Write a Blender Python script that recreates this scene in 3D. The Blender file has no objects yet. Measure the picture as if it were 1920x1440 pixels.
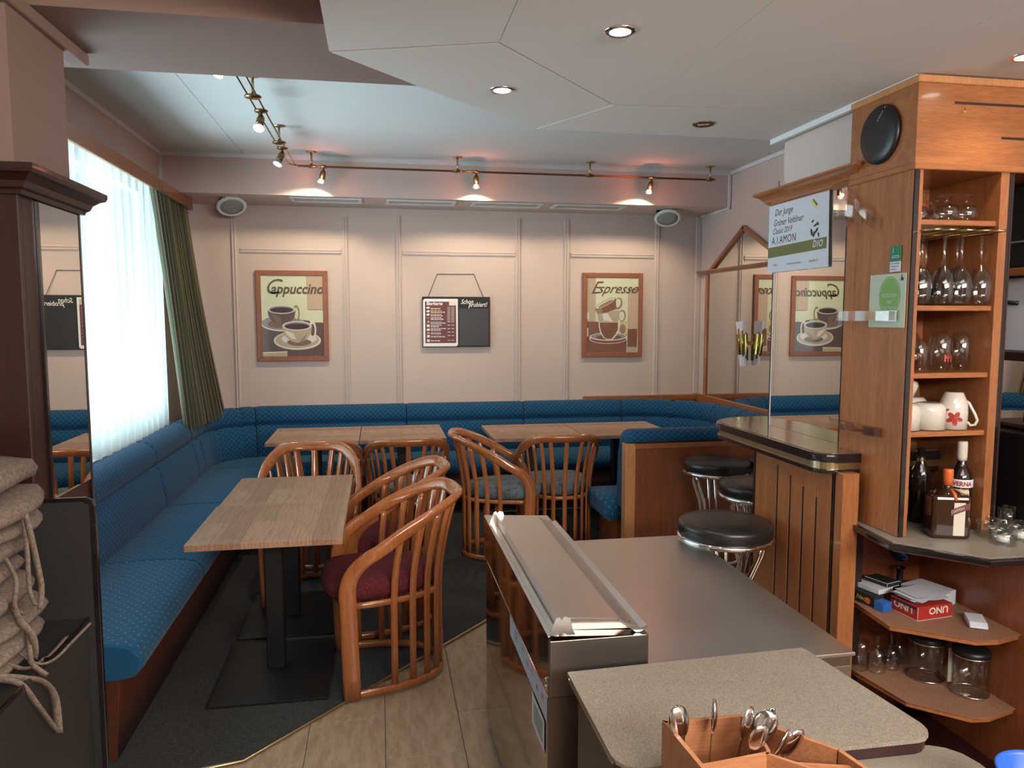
import bpy, bmesh, math, random
from mathutils import Vector, Matrix
random.seed(4)
PI = math.pi
sc = bpy.context.scene
col = sc.collection
# ------------------------------------------------------------------ camera, world, lights
cam = bpy.data.cameras.new('camera'); co = bpy.data.objects.new('camera', cam); col.objects.link(co)
co.location = (0, 0, 1.65)
co.rotation_euler = (math.radians(90-5.16), 0, math.radians(-10.07))
cam.sensor_width = 36; cam.lens = 1402/1920*36; cam.clip_start = .02
sc.camera = co
sc.view_settings.view_transform = 'Standard'; sc.view_settings.look = 'None'
sc.view_settings.gamma = 1; sc.view_settings.use_curve_mapping = False
sc.view_settings.exposure = 0.35
w = bpy.data.worlds.new('daylight'); sc.world = w; w.use_nodes = True
w.node_tree.nodes['Background'].inputs[0].default_value = (.74, .90, 1, 1)
w.node_tree.nodes['Background'].inputs[1].default_value = .7
def lamp(name, kind, loc, energy, color, **kw):
    l = bpy.data.lights.new(name, kind); l.energy = energy; l.color = color
    for k, v in kw.items():
        if k not in ('to', 'portal'): setattr(l, k, v)
    if kw.get('portal'): l.cycles.is_portal = True
    o = bpy.data.objects.new(name, l); col.objects.link(o); o.location = loc
    if 'to' in kw:
        o.rotation_euler = (Vector(kw['to'])-Vector(loc)).to_track_quat('-Z', 'Y').to_euler()
    return o
WIN = (2.7, 5.95, .88, 2.60)
lamp('window_portal', 'AREA', (-1.86, (WIN[0]+WIN[1])/2, (WIN[2]+WIN[3])/2), 1, (1, 1, 1), shape='RECTANGLE',
     size=WIN[1]-WIN[0], size_y=WIN[3]-WIN[2], to=(0, (WIN[0]+WIN[1])/2, (WIN[2]+WIN[3])/2), portal=True)
# added lamp outside the window, aimed up to brighten the high ceiling
lamp('window_uplight_fill', 'AREA', (-3.2, 4.3, .6), 470, (.70, .89, 1), shape='RECTANGLE', size=3.6, size_y=1.6, to=(0, 4.4, 2.6))
lamp('window_level_fill', 'AREA', (-3.0, 4.3, 2.0), 45, (.84, .94, 1), shape='RECTANGLE', size=3.4, size_y=1.6, to=(0, 4.3, 2.0))  # added level lamp outside, lifting the dark ceiling corner by the window
# added fill lamps standing for the unseen room behind the camera
lamp('rear_room_fill', 'AREA', (1.6, -1.3, 2.2), 110, (1, .93, .88), shape='RECTANGLE', size=2.4, size_y=.4, to=(.8, 4.5, 1.5))
lamp('rear_ceiling_fill', 'AREA', (1.0, .3, 2.42), 24, (1, .9, .78), shape='RECTANGLE', size=1.6, size_y=1.0, to=(1.0, .3, 0))  # added fill panel facing down, raises the ambient level

# ------------------------------------------------------------------ materials
def newmat(name):
    m = bpy.data.materials.new(name); m.use_nodes = True
    return m, m.node_tree.nodes, m.node_tree.links, m.node_tree.nodes['Principled BSDF']
def setp(b, color=None, rough=.5, metal=0, spec=.5, coat=0, coat_r=.1, trans=0, emis=None, es=0, alpha=1, sheen=0):
    if color is not None: b.inputs['Base Color'].default_value = (*color, 1)
    b.inputs['Roughness'].default_value = rough; b.inputs['Metallic'].default_value = metal
    b.inputs['Specular IOR Level'].default_value = spec
    b.inputs['Coat Weight'].default_value = coat; b.inputs['Coat Roughness'].default_value = coat_r
    b.inputs['Sheen Weight'].default_value = sheen
    if emis: b.inputs['Emission Color'].default_value = (*emis, 1); b.inputs['Emission Strength'].default_value = es
def plain(name, color, rough=.5, **k):
    m, n, l, b = newmat(name); setp(b, color, rough, **k); return m
def tc(n, kind='Object'):
    return n.new('ShaderNodeTexCoord').outputs[kind]
def mapping(n, l, src, scale, rot=(0, 0, 0)):
    mp = n.new('ShaderNodeMapping'); l.new(src, mp.inputs[0]); mp.inputs['Scale'].default_value = scale; mp.inputs['Rotation'].default_value = rot
    return mp.outputs[0]
def noise(n, l, vec, scale=5, detail=4, rough=.5):
    t = n.new('ShaderNodeTexNoise'); l.new(vec, t.inputs['Vector']); t.inputs['Scale'].default_value = scale
    t.inputs['Detail'].default_value = detail; t.inputs['Roughness'].default_value = rough
    return t.outputs['Fac']
def ramp(n, l, fac, stops):
    r = n.new('ShaderNodeValToRGB'); l.new(fac, r.inputs[0]); e = r.color_ramp.elements
    while len(e) < len(stops): e.new(.5)
    for i, (p, c) in enumerate(stops): e[i].position = p; e[i].color = (*c, 1)
    return r.outputs[0]
def bump(n, l, b, h, strength=.2, dist=.01):
    t = n.new('ShaderNodeBump'); t.inputs['Strength'].default_value = strength; t.inputs['Distance'].default_value = dist
    l.new(h, t.inputs['Height']); l.new(t.outputs[0], b.inputs['Normal'])
def mixc(n, l, fac, a, b, mode='MIX'):
    m = n.new('ShaderNodeMix'); m.data_type = 'RGBA'; m.blend_type = mode
    if isinstance(fac, (int, float)): m.inputs[0].default_value = fac
    else: l.new(fac, m.inputs[0])
    for i, x in ((6, a), (7, b)):
        if isinstance(x, tuple): m.inputs[i].default_value = (*x, 1)
        else: l.new(x, m.inputs[i])
    return m.outputs[2]
def math_(n, l, op, a, b=None):
    m = n.new('ShaderNodeMath'); m.operation = op
    for i, x in ((0, a), (1, b)):
        if x is None: continue
        if isinstance(x, (int, float)): m.inputs[i].default_value = x
        else: l.new(x, m.inputs[i])
    return m.outputs[0]
def wood(name, c1, c2, axis='z', rough=.3, coat=.4, scale=1.0, c3=None):
    m, n, l, b = newmat(name); setp(b, c1, rough, coat=coat, coat_r=.08)
    s = {'x': (1.2, 14, 14), 'y': (14, 1.2, 14), 'z': (14, 14, 1.2)}[axis]
    v = mapping(n, l, tc(n), tuple(q*scale for q in s))
    f = noise(n, l, v, 2.2, 6, .6)
    stops = [(.3, c1), (.62, c2)]
    if c3: stops.append((.75, c3))
    c = ramp(n, l, f, stops)
    v2 = mapping(n, l, tc(n), tuple(q*scale*6 for q in s))
    f2 = noise(n, l, v2, 3, 3, .5)
    c = mixc(n, l, .25, c, ramp(n, l, f2, [(.35, tuple(q*.6 for q in c1)), (.6, (1, 1, 1))]), 'MULTIPLY')
    l.new(c, b.inputs['Base Color'])
    bump(n, l, b, f2, .04, .002)
    return m
def wallmat(name, c, rough=.75, b_=.08, spotc=None):
    m, n, l, b = newmat(name); setp(b, c, rough, spec=.3)
    f = noise(n, l, tc(n), 180, 3)
    f2 = noise(n, l, tc(n), 1.3, 3)
    l.new(ramp(n, l, f2, [(.3, tuple(q*.96 for q in c)), (.7, tuple(min(1, q*1.03) for q in c))]), b.inputs['Base Color'])
    bump(n, l, b, f, b_, .002)
    return m
M = {}
M['wall'] = wallmat('pale_pink_wall_paint', (.56, .46, .415))
M['ceiling'] = wallmat('white_ceiling_board', (.60, .57, .54))
M['highceil'] = wallmat('white_high_ceiling_paint', (.60, .61, .60))
M['beam'] = wallmat('beam_paint', (.25, .17, .14))
M['trim'] = plain('white_trim_paint', (.56, .47, .43), .5)
M['white_strip'] = plain('white_strip', (.66, .68, .68), .45)
M['cherry'] = wood('cherry_wood_panel', (.27, .095, .032), (.36, .138, .048), 'z', .32, .35)
M['cherry_x'] = wood('cherry_wood_across', (.27, .092, .028), (.36, .135, .043), 'x', .3, .35)
M['cherry_y'] = wood('cherry_wood_deep', (.27, .092, .028), (.36, .135, .043), 'y', .3, .35)
M['edge'] = wood('cherry_edge_light', (.46, .21, .08), (.55, .26, .10), 'z', .35, .3)
M['darkpanel'] = wood('reddish_divider_wood', (.20, .055, .020), (.255, .075, .027), 'z', .35, .3)
M['chair'] = wood('varnished_beech_chair', (.34, .105, .030), (.43, .145, .044), 'z', .22, .8, .5)
M['benchbase'] = wood('bench_base_wood', (.075, .022, .011), (.10, .03, .015), 'z', .4, .2)
M['mahogany'] = wood('dark_mahogany', (.022, .006, .004), (.032, .009, .006), 'z', .42, .12)
M['frame'] = wood('picture_frame_wood', (.25, .085, .042), (.31, .115, .058), 'z', .45, .1)
M['traywood'] = wood('light_tray_wood', (.38, .155, .066), (.45, .20, .088), 'x', .5, .1)
# oak table top: staves of varying tone with grain
def oak(name, axis):
    m, n, l, b = newmat(name); setp(b, (.4, .25, .15), .42, coat=.15, coat_r=.2)
    tcx = tc(n)
    sx = n.new('ShaderNodeSeparateXYZ'); l.new(tcx, sx.inputs[0])
    br = n.new('ShaderNodeTexBrick'); br.inputs['Scale'].default_value = 1
    br.inputs['Brick Width'].default_value = .52; br.inputs['Row Height'].default_value = .093
    br.inputs['Mortar Size'].default_value = .0006; br.inputs['Color1'].default_value = (.42, .265, .17, 1)
    br.inputs['Color2'].default_value = (.27, .155, .095, 1); br.inputs['Mortar'].default_value = (.16, .09, .05, 1)
    v = tcx if axis == 'x' else mapping(n, l, tcx, (1, 1, 1), (0, 0, PI/2))
    l.new(v, br.inputs['Vector'])
    g = mapping(n, l, tcx, (4, 40, 20) if axis == 'x' else (40, 4, 20))
    f = noise(n, l, g, 1.6, 6, .6)
    wv = n.new('ShaderNodeTexWave'); wv.inputs['Scale'].default_value = 2.2; wv.inputs['Distortion'].default_value = 9; wv.inputs['Detail'].default_value = 3
    l.new(mapping(n, l, tcx, (1.5, 9, 4) if axis == 'x' else (9, 1.5, 4)), wv.inputs['Vector'])
    c = mixc(n, l, .55, br.outputs[0], ramp(n, l, f, [(.3, (.55, .45, .38)), (.62, (1.1, 1.05, 1))]), 'MULTIPLY')
    c = mixc(n, l, .35, c, ramp(n, l, wv.outputs['Fac'], [(.1, (.6, .5, .42)), (.5, (1, 1, 1))]), 'MULTIPLY')
    kn = n.new('ShaderNodeTexVoronoi'); kn.inputs['Scale'].default_value = 1
    l.new(mapping(n, l, tcx, (3.2, 9, 1) if axis == 'x' else (9, 3.2, 1)), kn.inputs['Vector'])
    c = mixc(n, l, .75, c, ramp(n, l, kn.outputs['Distance'], [(.03, (.22, .14, .09)), (.11, (1, 1, 1))]), 'MULTIPLY')
    l.new(c, b.inputs['Base Color']); bump(n, l, b, f, .08, .002)
    return m
M['oak_x'] = oak('oak_table_top_across', 'x'); M['oak_y'] = oak('oak_table_top_along', 'y')
M['oak_edge'] = wood('oak_table_edge', (.33, .15, .07), (.42, .21, .11), 'x', .5, .05)
def fabric(name, base, line, dot, linefac=.8, sc_=.044):
    m, n, l, b = newmat(name); setp(b, base, .9, spec=.15, sheen=.08)
    uv = tc(n, 'UV'); sx = n.new('ShaderNodeSeparateXYZ'); l.new(uv, sx.inputs[0])
    u, v = sx.outputs[0], sx.outputs[1]
    p = math_(n, l, 'ADD', u, v); q = math_(n, l, 'SUBTRACT', u, v)
    def tri(x):
        f = math_(n, l, 'FRACT', math_(n, l, 'DIVIDE', x, sc_))
        return math_(n, l, 'ABSOLUTE', math_(n, l, 'SUBTRACT', f, .5))      # 0 at cell middle, .5 on line
    a1, a2 = tri(p), tri(q)
    ln = math_(n, l, 'GREATER_THAN', math_(n, l, 'MAXIMUM', a1, a2), .40)
    dt = math_(n, l, 'LESS_THAN', math_(n, l, 'MAXIMUM', a1, a2), .085)
    fz = noise(n, l, mapping(n, l, uv, (1, 1, 1)), 900, 2)
    fb = noise(n, l, mapping(n, l, uv, (1, 1, 1)), 3, 3)
    c = mixc(n, l, fb, tuple(q_*.8 for q_ in base), tuple(q_*1.15 for q_ in base))
    c = mixc(n, l, math_(n, l, 'MULTIPLY', ln, linefac), c, line)
    c = mixc(n, l, math_(n, l, 'MULTIPLY', dt, .7), c, dot)
    c = mixc(n, l, math_(n, l, 'MULTIPLY', fz, .5), c, tuple(q_*.6 for q_ in base))
    l.new(c, b.inputs['Base Color'])
    bump(n, l, b, math_(n, l, 'ADD', math_(n, l, 'MULTIPLY', fz, .5), ln), .25, .002)
    return m
M['blue'] = fabric('blue_diamond_upholstery', (.015, .090, .185), (.004, .025, .075), (.05, .17, .30))
M['blue_seat'] = fabric('blue_dotted_upholstery', (.013, .088, .175), (.008, .065, .145), (.26, .38, .45), .35, .046)
def speck(name, c1, c2, c3, scale, rough=.9, st=.1, spec=.4):
    m, n, l, b = newmat(name); setp(b, c1, rough, spec=spec)
    f = noise(n, l, tc(n), scale, 3, .7); f2 = noise(n, l, tc(n), 2.2, 4)
    c = ramp(n, l, f, [(.36, c1), (.52, c2), (.66, c3)])
    c = mixc(n, l, .5, c, ramp(n, l, f2, [(.3, (.72, .72, .72)), (.7, (1.1, 1.1, 1.1))]), 'MULTIPLY')
    l.new(c, b.inputs['Base Color']); bump(n, l, b, f, st, .003)
    return m
M['carpet'] = speck('dark_grey_carpet', (.026, .025, .025), (.044, .043, .042), (.072, .07, .066), 160, .95, .5)
M['burgundy'] = speck('burgundy_seat_fabric', (.09, .008, .012), (.12, .012, .017), (.17, .025, .03), 90, .85, .2)
M['greyblue'] = speck('grey_blue_patterned_seat', (.06, .075, .085), (.14, .16, .17), (.06, .17, .26), 26, .85, .2)
M['laminate'] = speck('speckled_grey_laminate', (.15, .125, .10), (.245, .21, .168), (.33, .295, .245), 420, .45, .05)
M['laminate_dark'] = speck('dark_speckled_laminate', (.016, .014, .013), (.025, .022, .020), (.038, .033, .030), 420, .55, .05)
M['linen'] = speck('beige_cushion_cloth', (.13, .095, .072), (.185, .14, .107), (.235, .18, .14), 120, .9, .2)
# stone floor
m, n, l, b = newmat('travertine_slab'); setp(b, (.45, .33, .2), .32, spec=.5)
f = noise(n, l, mapping(n, l, tc(n), (9, 2.2, 1)), 3, 7, .65)
ff = noise(n, l, mapping(n, l, tc(n), (26, 9, 1)), 4, 3, .5)
c = ramp(n, l, f, [(.28, (.30, .20, .125)), (.5, (.42, .30, .20)), (.72, (.52, .395, .285))])
c = mixc(n, l, 1, c, ramp(n, l, ff, [(.27, (.42, .36, .3)), (.36, (1, 1, 1))]), 'MULTIPLY')
l.new(c, b.inputs['Base Color']); bump(n, l, b, ff, .1, .002); M['stone'] = m
M['grout'] = plain('dark_joint', (.12, .085, .055), .9)
M['black'] = plain('black_plastic', (.008, .008, .009), .4)
M['blackgloss'] = plain('black_gloss_edge', (.01, .008, .008), .16, spec=.6, coat=.4)
M['leather'] = plain('black_leatherette', (.012, .011, .011), .32, spec=.5)
M['slot'] = plain('dark_groove', (.02, .006, .004), .6)
m, n, l, b = newmat('brushed_stainless'); setp(b, (.70, .66, .62), .3, metal=1)
f = noise(n, l, mapping(n, l, tc(n), (3, 3, 3)), 1, 4); f3 = noise(n, l, mapping(n, l, tc(n), (4, 160, 4)), 2, 2)
l.new(ramp(n, l, f, [(.2, (.66, .62, .58)), (.8, (.74, .70, .66))]), b.inputs['Base Color'])
l.new(ramp(n, l, f, [(.2, (.27, .27, .27)), (.8, (.33, .33, .33))]), b.inputs['Roughness'])
bump(n, l, b, f, .12, .01); M['steel'] = m
M['steel_dull'] = plain('dull_stainless', (.34, .30, .26), .38, metal=1)
m, n, l, b = newmat('mirror_stainless'); setp(b, (.42, .385, .355), .07, metal=1)
f = noise(n, l, tc(n), 2.2, 2); bump(n, l, b, f, .12, .02); M['steel_side'] = m
M['chrome'] = plain('chrome', (.75, .75, .74), .08, metal=1)
M['spoon'] = plain('polished_cutlery_steel', (.66, .64, .61), .14, metal=1)
M['brass'] = plain('polished_brass', (.55, .40, .12), .16, metal=1)
M['oldbrass'] = plain('aged_bronze_metal', (.23, .15, .07), .35, metal=1)
M['brassband'] = plain('brass_band', (.50, .40, .22), .3, metal=1)
M['mirror'] = plain('silvered_mirror', (.80, .79, .76), .005, metal=1)
M['white'] = plain('white_enamel', (.74, .74, .71), .35)
M['offwhite'] = plain('cream_ceramic', (.58, .55, .48), .12, coat=.5)
M['greygrille'] = plain('grey_speaker_grille', (.27, .29, .265), .6)
M['paper'] = plain('white_paper', (.54, .56, .61), .7)
M['red'] = plain('red_print', (.32, .022, .014), .45)
M['ink'] = plain('black_ink', (.015, .015, .015), .6)
M['darkred'] = plain('burgundy_print', (.13, .035, .04), .5)
M['bluepl'] = plain('bright_blue_plastic', (.01, .09, .42), .35)
M['bluebox'] = plain('blue_cardboard', (.015, .10, .36), .45)
M['greenprint'] = plain('olive_print', (.13, .135, .035), .6)
M['green'] = plain('green_sticker', (.0, .16, .07), .45)
M['lime'] = plain('green_oval_print', (.16, .33, .08), .6)
M['card'] = plain('pale_green_card', (.40, .46, .36), .6)
M['yellow'] = plain('yellow_print', (.65, .55, .05), .5)
M['labelyellow'] = plain('amber_label', (.55, .36, .12), .6)
M['orange'] = plain('orange_cap', (.55, .12, .03), .35)
M['rubber'] = plain('blackboard_face', (.018, .018, .018), .75)
M['sticker'] = plain('silver_blue_label', (.42, .47, .53), .4)
M['linofoil'] = speck('shelf_mat', (.20, .09, .05), (.27, .135, .08), (.33, .18, .11), 300, .7, .2)
def emat(name, c, s):
    m, n, l, b = newmat(name); setp(b, (0, 0, 0), .5, emis=c, es=s); return m
M['lamp'] = emat('lit_lamp_lens', (1, .93, .78), 14)
M['lampwarm'] = emat('lit_halogen_lens', (1, .86, .66), 16)
M['lampsmall'] = emat('dim_halogen_lens', (1, .92, .72), 5)
def thinglass(name, tint=(1, 1, 1), gl=1.0, rough=.02, base=.035):
    m = bpy.data.materials.new(name); m.use_nodes = True; n, l = m.node_tree.nodes, m.node_tree.links
    n.remove(n['Principled BSDF'])
    t = n.new('ShaderNodeBsdfTransparent'); t.inputs[0].default_value = (*tint, 1)
    g = n.new('ShaderNodeBsdfGlossy'); g.inputs['Roughness'].default_value = rough; g.inputs[0].default_value = (gl, gl, gl, 1)
    lw = n.new('ShaderNodeLayerWeight'); lw.inputs[0].default_value = .35
    mm = math_(n, l, 'ADD', math_(n, l, 'MULTIPLY', lw.outputs['Facing'], .27), base)
    mx = n.new('ShaderNodeMixShader'); l.new(mm, mx.inputs[0]); l.new(t.outputs[0], mx.inputs[1]); l.new(g.outputs[0], mx.inputs[2])
    l.new(mx.outputs[0], n['Material Output'].inputs[0]); return m
M['glass'] = thinglass('clear_glass', (.93, .94, .93))
M['winglass'] = thinglass('window_glass', (.96, .98, .98), 1, .01, .02)
M['acrylic'] = thinglass('clear_acrylic', (.92, .90, .87), 1, .04, .08)
M['smoke'] = thinglass('smoked_glass', (.45, .42, .40), 1, .03, .05)
def cloth_translucent(name, c, tr, stripes=None):
    m = bpy.data.materials.new(name); m.use_nodes = True; n, l = m.node_tree.nodes, m.node_tree.links
    n.remove(n['Principled BSDF'])
    d = n.new('ShaderNodeBsdfDiffuse'); t = n.new('ShaderNodeBsdfTranslucent'); p = n.new('ShaderNodeBsdfTransparent')
    d.inputs[0].default_value = (*c, 1); t.inputs[0].default_value = (*c, 1)
    if stripes:
        uv = tc(n, 'UV'); sx = n.new('ShaderNodeSeparateXYZ'); l.new(uv, sx.inputs[0])
        fr = math_(n, l, 'FRACT', math_(n, l, 'MULTIPLY', sx.outputs[0], 9))
        cc = ramp(n, l, fr, stripes); 
        nz = noise(n, l, mapping(n, l, uv, (60, 60, 1)), 2, 3)
        cc = mixc(n, l, .45, cc, ramp(n, l, nz, [(.35, (.45, .45, .45)), (.62, (1.1, 1.1, 1.1))]), 'MULTIPLY')
        l.new(cc, d.inputs[0]); l.new(cc, t.inputs[0])
    a = n.new('ShaderNodeMixShader'); a.inputs[0].default_value = .55; l.new(d.outputs[0], a.inputs[1]); l.new(t.outputs[0], a.inputs[2])
    x = n.new('ShaderNodeMixShader'); x.inputs[0].default_value = tr; l.new(a.outputs[0], x.inputs[1]); l.new(p.outputs[0], x.inputs[2])
    l.new(x.outputs[0], n['Material Output'].inputs[0]); return m
M['sheer'] = cloth_translucent('white_sheer_curtain', (.50, .54, .53), .37)
M['drape'] = cloth_translucent('green_brown_striped_drape', (.2, .2, .1), 0.0,
    [(0, (.24, .24, .13)), (.26, (.15, .19, .16)), (.33, (.66, .60, .38)), (.40, (.22, .17, .09)), (.66, (.27, .20, .13)), (.74, (.62, .54, .38)), (.82, (.13, .15, .13))])
m, n, l, b = newmat('frosted_sconce_glass'); setp(b, (.80, .70, .72), .35); b.inputs['Alpha'].default_value = .93; M['frost'] = m

# ------------------------------------------------------------------ builders
class MB:
    def __init__(s): s.bm = bmesh.new(); s.uv = None; s.mats = []
    def mi(s, m):
        if m not in s.mats: s.mats.append(m)
        return s.mats.index(m)
    def box(s, x0, x1, y0, y1, z0, z1, bev=0, seg=2, mat=None, rot=None):
        r = bmesh.ops.create_cube(s.bm, size=1); vs = r['verts']
        for v in vs: v.co = Vector(((x0+x1)/2+v.co.x*(x1-x0), (y0+y1)/2+v.co.y*(y1-y0), (z0+z1)/2+v.co.z*(z1-z0)))
        if rot:
            c = Vector(((x0+x1)/2, (y0+y1)/2, (z0+z1)/2))
            for v in vs: v.co = c + rot @ (v.co-c)
        fs = {f for v in vs for f in v.link_faces}
        if mat is not None:
            for f in fs: f.material_index = s.mi(mat)
        if bev > 0:
            es = list({e for v in vs for e in v.link_edges})
            bmesh.ops.bevel(s.bm, geom=es, offset=bev, segments=seg, affect='EDGES', profile=.5, clamp_overlap=True)
        return s
    def prism(s, pts, z0, z1, bev=0, mat=None, T=None):
        """polygon pts in (a,b) extruded along c ; T maps (a,b,c)->xyz"""
        T = T or (lambda a, b, c: (a, b, c))
        lo = [s.bm.verts.new(T(a, b, z0)) for a, b in pts]; hi = [s.bm.verts.new(T(a, b, z1)) for a, b in pts]
        fs = [s.bm.faces.new(lo[::-1]), s.bm.faces.new(hi)]
        k = len(pts)
        for i in range(k): fs.append(s.bm.faces.new((lo[i], lo[(i+1) % k], hi[(i+1) % k], hi[i])))
        if mat is not None:
            for f in fs: f.material_index = s.mi(mat)
        if bev > 0:
            bmesh.ops.bevel(s.bm, geom=[e for e in {e for f in fs[:2] for e in f.edges}], offset=bev, segments=2, affect='EDGES', profile=.5)
        return s
    def tube(s, pts, r, seg=8, caps=True, mat=None):
        """round tube through points, r number or list"""
        pts = [Vector(p) for p in pts]; n_ = len(pts)
        rs = r if isinstance(r, (list, tuple)) else [r]*n_
        rings = []; prevN = None
        for i, p in enumerate(pts):
            t = (pts[min(i+1, n_-1)]-pts[max(i-1, 0)]).normalized()
            if prevN is None:
                a = Vector((0, 0, 1)) if abs(t.z) < .9 else Vector((1, 0, 0)); N = (a-t*a.dot(t)).normalized()
            else: N = (prevN-t*prevN.dot(t)).normalized()
            prevN = N; B = t.cross(N)
            rings.append([s.bm.verts.new(p+(N*math.cos(2*PI*k/seg)+B*math.sin(2*PI*k/seg))*rs[i]) for k in range(seg)])
        fs = []
        for i in range(n_-1):
            for k in range(seg): fs.append(s.bm.faces.new((rings[i][k], rings[i][(k+1) % seg], rings[i+1][(k+1) % seg], rings[i+1][k])))
        if caps: fs.append(s.bm.faces.new(rings[0][::-1])); fs.append(s.bm.faces.new(rings[-1]))
        for f in fs:
            f.smooth = True
            if mat is not None: f.material_index = s.mi(mat)
        return s
    def lathe(s, prof, c=(0, 0, 0), seg=24, M4=None, mat=None, closed=False):
        """prof list of (r,z) around axis z at c; M4 optional matrix applied first"""
        M4 = M4 or Matrix.Identity(4); c = Vector(c); rings = []
        for r, z in prof:
            if r < 1e-5: rings.append([s.bm.verts.new(c+(M4 @ Vector((0, 0, z))))])
            else: rings.append([s.bm.verts.new(c+(M4 @ Vector((r*math.cos(2*PI*k/seg), r*math.sin(2*PI*k/seg), z)))) for k in range(seg)])
        fs = []
        for i in range(len(rings)-1):
            a, b_ = rings[i], rings[i+1]
            for k in range(seg):
                k2 = (k+1) % seg
                if len(a) == 1 and len(b_) == 1: continue
                if len(a) == 1: fs.append(s.bm.faces.new((a[0], b_[k2], b_[k])))
                elif len(b_) == 1: fs.append(s.bm.faces.new((a[k], a[k2], b_[0])))
                else: fs.append(s.bm.faces.new((a[k], a[k2], b_[k2], b_[k])))
        for f in fs:
            f.smooth = True
            if mat is not None: f.material_index = s.mi(mat)
        return s
    def grid(s, rows, uvs=None, closed_u=False, mat=None, smooth=True):
        """rows: list of lists of points"""
        V = [[s.bm.verts.new(p) for p in r] for r in rows]
        lay = s.bm.loops.layers.uv.verify() if uvs else None
        nr, nc = len(V), len(V[0]); fs = []
        for i in range(nr-1):
            for j in range(nc if closed_u else nc-1):
                j2 = (j+1) % nc
                f = s.bm.faces.new((V[i][j], V[i+1][j], V[i+1][j2], V[i][j2])); f.smooth = smooth
                if mat is not None: f.material_index = s.mi(mat)
                if lay:
                    for lp, (a, b_) in zip(f.loops, ((i, j), (i+1, j), (i+1, j2), (i, j2))): lp[lay].uv = uvs[a][b_]
        s.V = V
        return s
    def cap(s, verts, mat=None):
        f = s.bm.faces.new(verts)
        if mat is not None: f.material_index = s.mi(mat)
        return f
    def build(s, name, mat, parent=None, smooth=False, world=True):
        if parent is not None and world:
            inv = parent['_inv'] if False else parent_inv(parent)
            s.bm.transform(inv)
        bmesh.ops.recalc_face_normals(s.bm, faces=s.bm.faces[:])
        me = bpy.data.meshes.new(name); s.bm.to_mesh(me); s.bm.free()
        if s.mats and mat is None:
            for mm in s.mats: me.materials.append(M[mm] if isinstance(mm, str) else mm)
        else: me.materials.append(M[mat] if isinstance(mat, str) else mat)
        if smooth:
            for p in me.polygons: p.use_smooth = True
        o = bpy.data.objects.new(name, me); col.objects.link(o)
        if parent is not None: o.parent = parent
        return o
def loc_mat(o):
    return Matrix.Translation(o.location) @ o.rotation_euler.to_matrix().to_4x4()
def parent_inv(p):
    m = loc_mat(p)
    q = p.parent
    while q is not None: m = loc_mat(q) @ m; q = q.parent
    return m.inverted()
def tag(o, label, cat=None, group=None, kind=None):
    if label: o['label'] = label
    if cat: o['category'] = cat
    if group: o['group'] = group
    if kind: o['kind'] = kind
    return o
def thing(name, label, cat, loc=(0, 0, 0), rz=0, group=None):
    o = bpy.data.objects.new(name, None); col.objects.link(o); o.empty_display_size = .1
    o.location = loc; o.rotation_euler = (0, 0, rz); return tag(o, label, cat, group)
def struct(name, loc=None):
    if loc is None: return None
    o = bpy.data.objects.new(name, None); col.objects.link(o); o.location = loc; o['kind'] = 'structure'; return o
def copy_tree(o, parent=None):
    c = o.copy(); col.objects.link(c)
    if parent is not None: c.parent = parent
    for ch in list(o.children): copy_tree(ch, c)
    return c
def text(name, body, size, mat, O, U, V, parent, shear=0, align='LEFT', bold=0, sx=1.0, depth=.0004, spacing=1):
    cu = bpy.data.curves.new(name, 'FONT'); cu.body = body; cu.size = size; cu.shear = shear; cu.align_x = align
    cu.offset = bold; cu.extrude = 0; cu.resolution_u = 3; cu.space_character = spacing
    o = bpy.data.objects.new(name, cu); col.objects.link(o)
    bpy.context.view_layer.update()
    me = bpy.data.meshes.new_from_object(o.evaluated_get(bpy.context.evaluated_depsgraph_get()))
    bpy.data.objects.remove(o); bpy.data.curves.remove(cu)
    me.name = name; O, U, V = Vector(O), Vector(U), Vector(V); N = U.cross(V)
    inv = parent_inv(parent) if parent is not None else Matrix.Identity(4)
    for v in me.vertices: v.co = inv @ (O+U*(v.co.x*sx)+V*v.co.y+N*depth)
    me.materials.clear(); me.materials.append(M[mat])
    ob = bpy.data.objects.new(name, me); col.objects.link(ob); ob.parent = parent
    return ob
def ell(cx, cy, rx, ry, a0=0, a1=360, n=28, rot=0):
    o = []; c, s_ = math.cos(math.radians(rot)), math.sin(math.radians(rot))
    for i in range(n+(0 if a1-a0 >= 360 else 1)):
        a = math.radians(a0+(a1-a0)*i/n); x, y = rx*math.cos(a), ry*math.sin(a)
        o.append((cx+x*c-y*s_, cy+x*s_+y*c))
    return o
def flats(name, items, O, U, V, parent, step=.0003, base=.0004):
    """flat printed shapes: items (mat, pts); each a little in front of the last"""
    mb = MB(); O, U, V = Vector(O), Vector(U), Vector(V); N = U.cross(V).normalized()
    for i, (mt, pts) in enumerate(items):
        vs = [mb.bm.verts.new(O+U*a+V*b_+N*(base+step*i)) for a, b_ in pts]
        f = mb.bm.faces.new(vs); f.material_index = mb.mi(mt)
    bmesh.ops.triangulate(mb.bm, faces=mb.bm.faces[:])
    return mb.build(name, None, parent)

exec_order = []
# ================================================================== STRUCTURE
XL, XR, YB, ZC, ZL = -1.64, 3.06, 6.85, 2.91, 2.44
def S(name, mb, mat, parent=None, smooth=False):
    o = mb.build(name, mat, parent, smooth)
    if parent is None: o['kind'] = 'structure'
    return o
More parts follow.
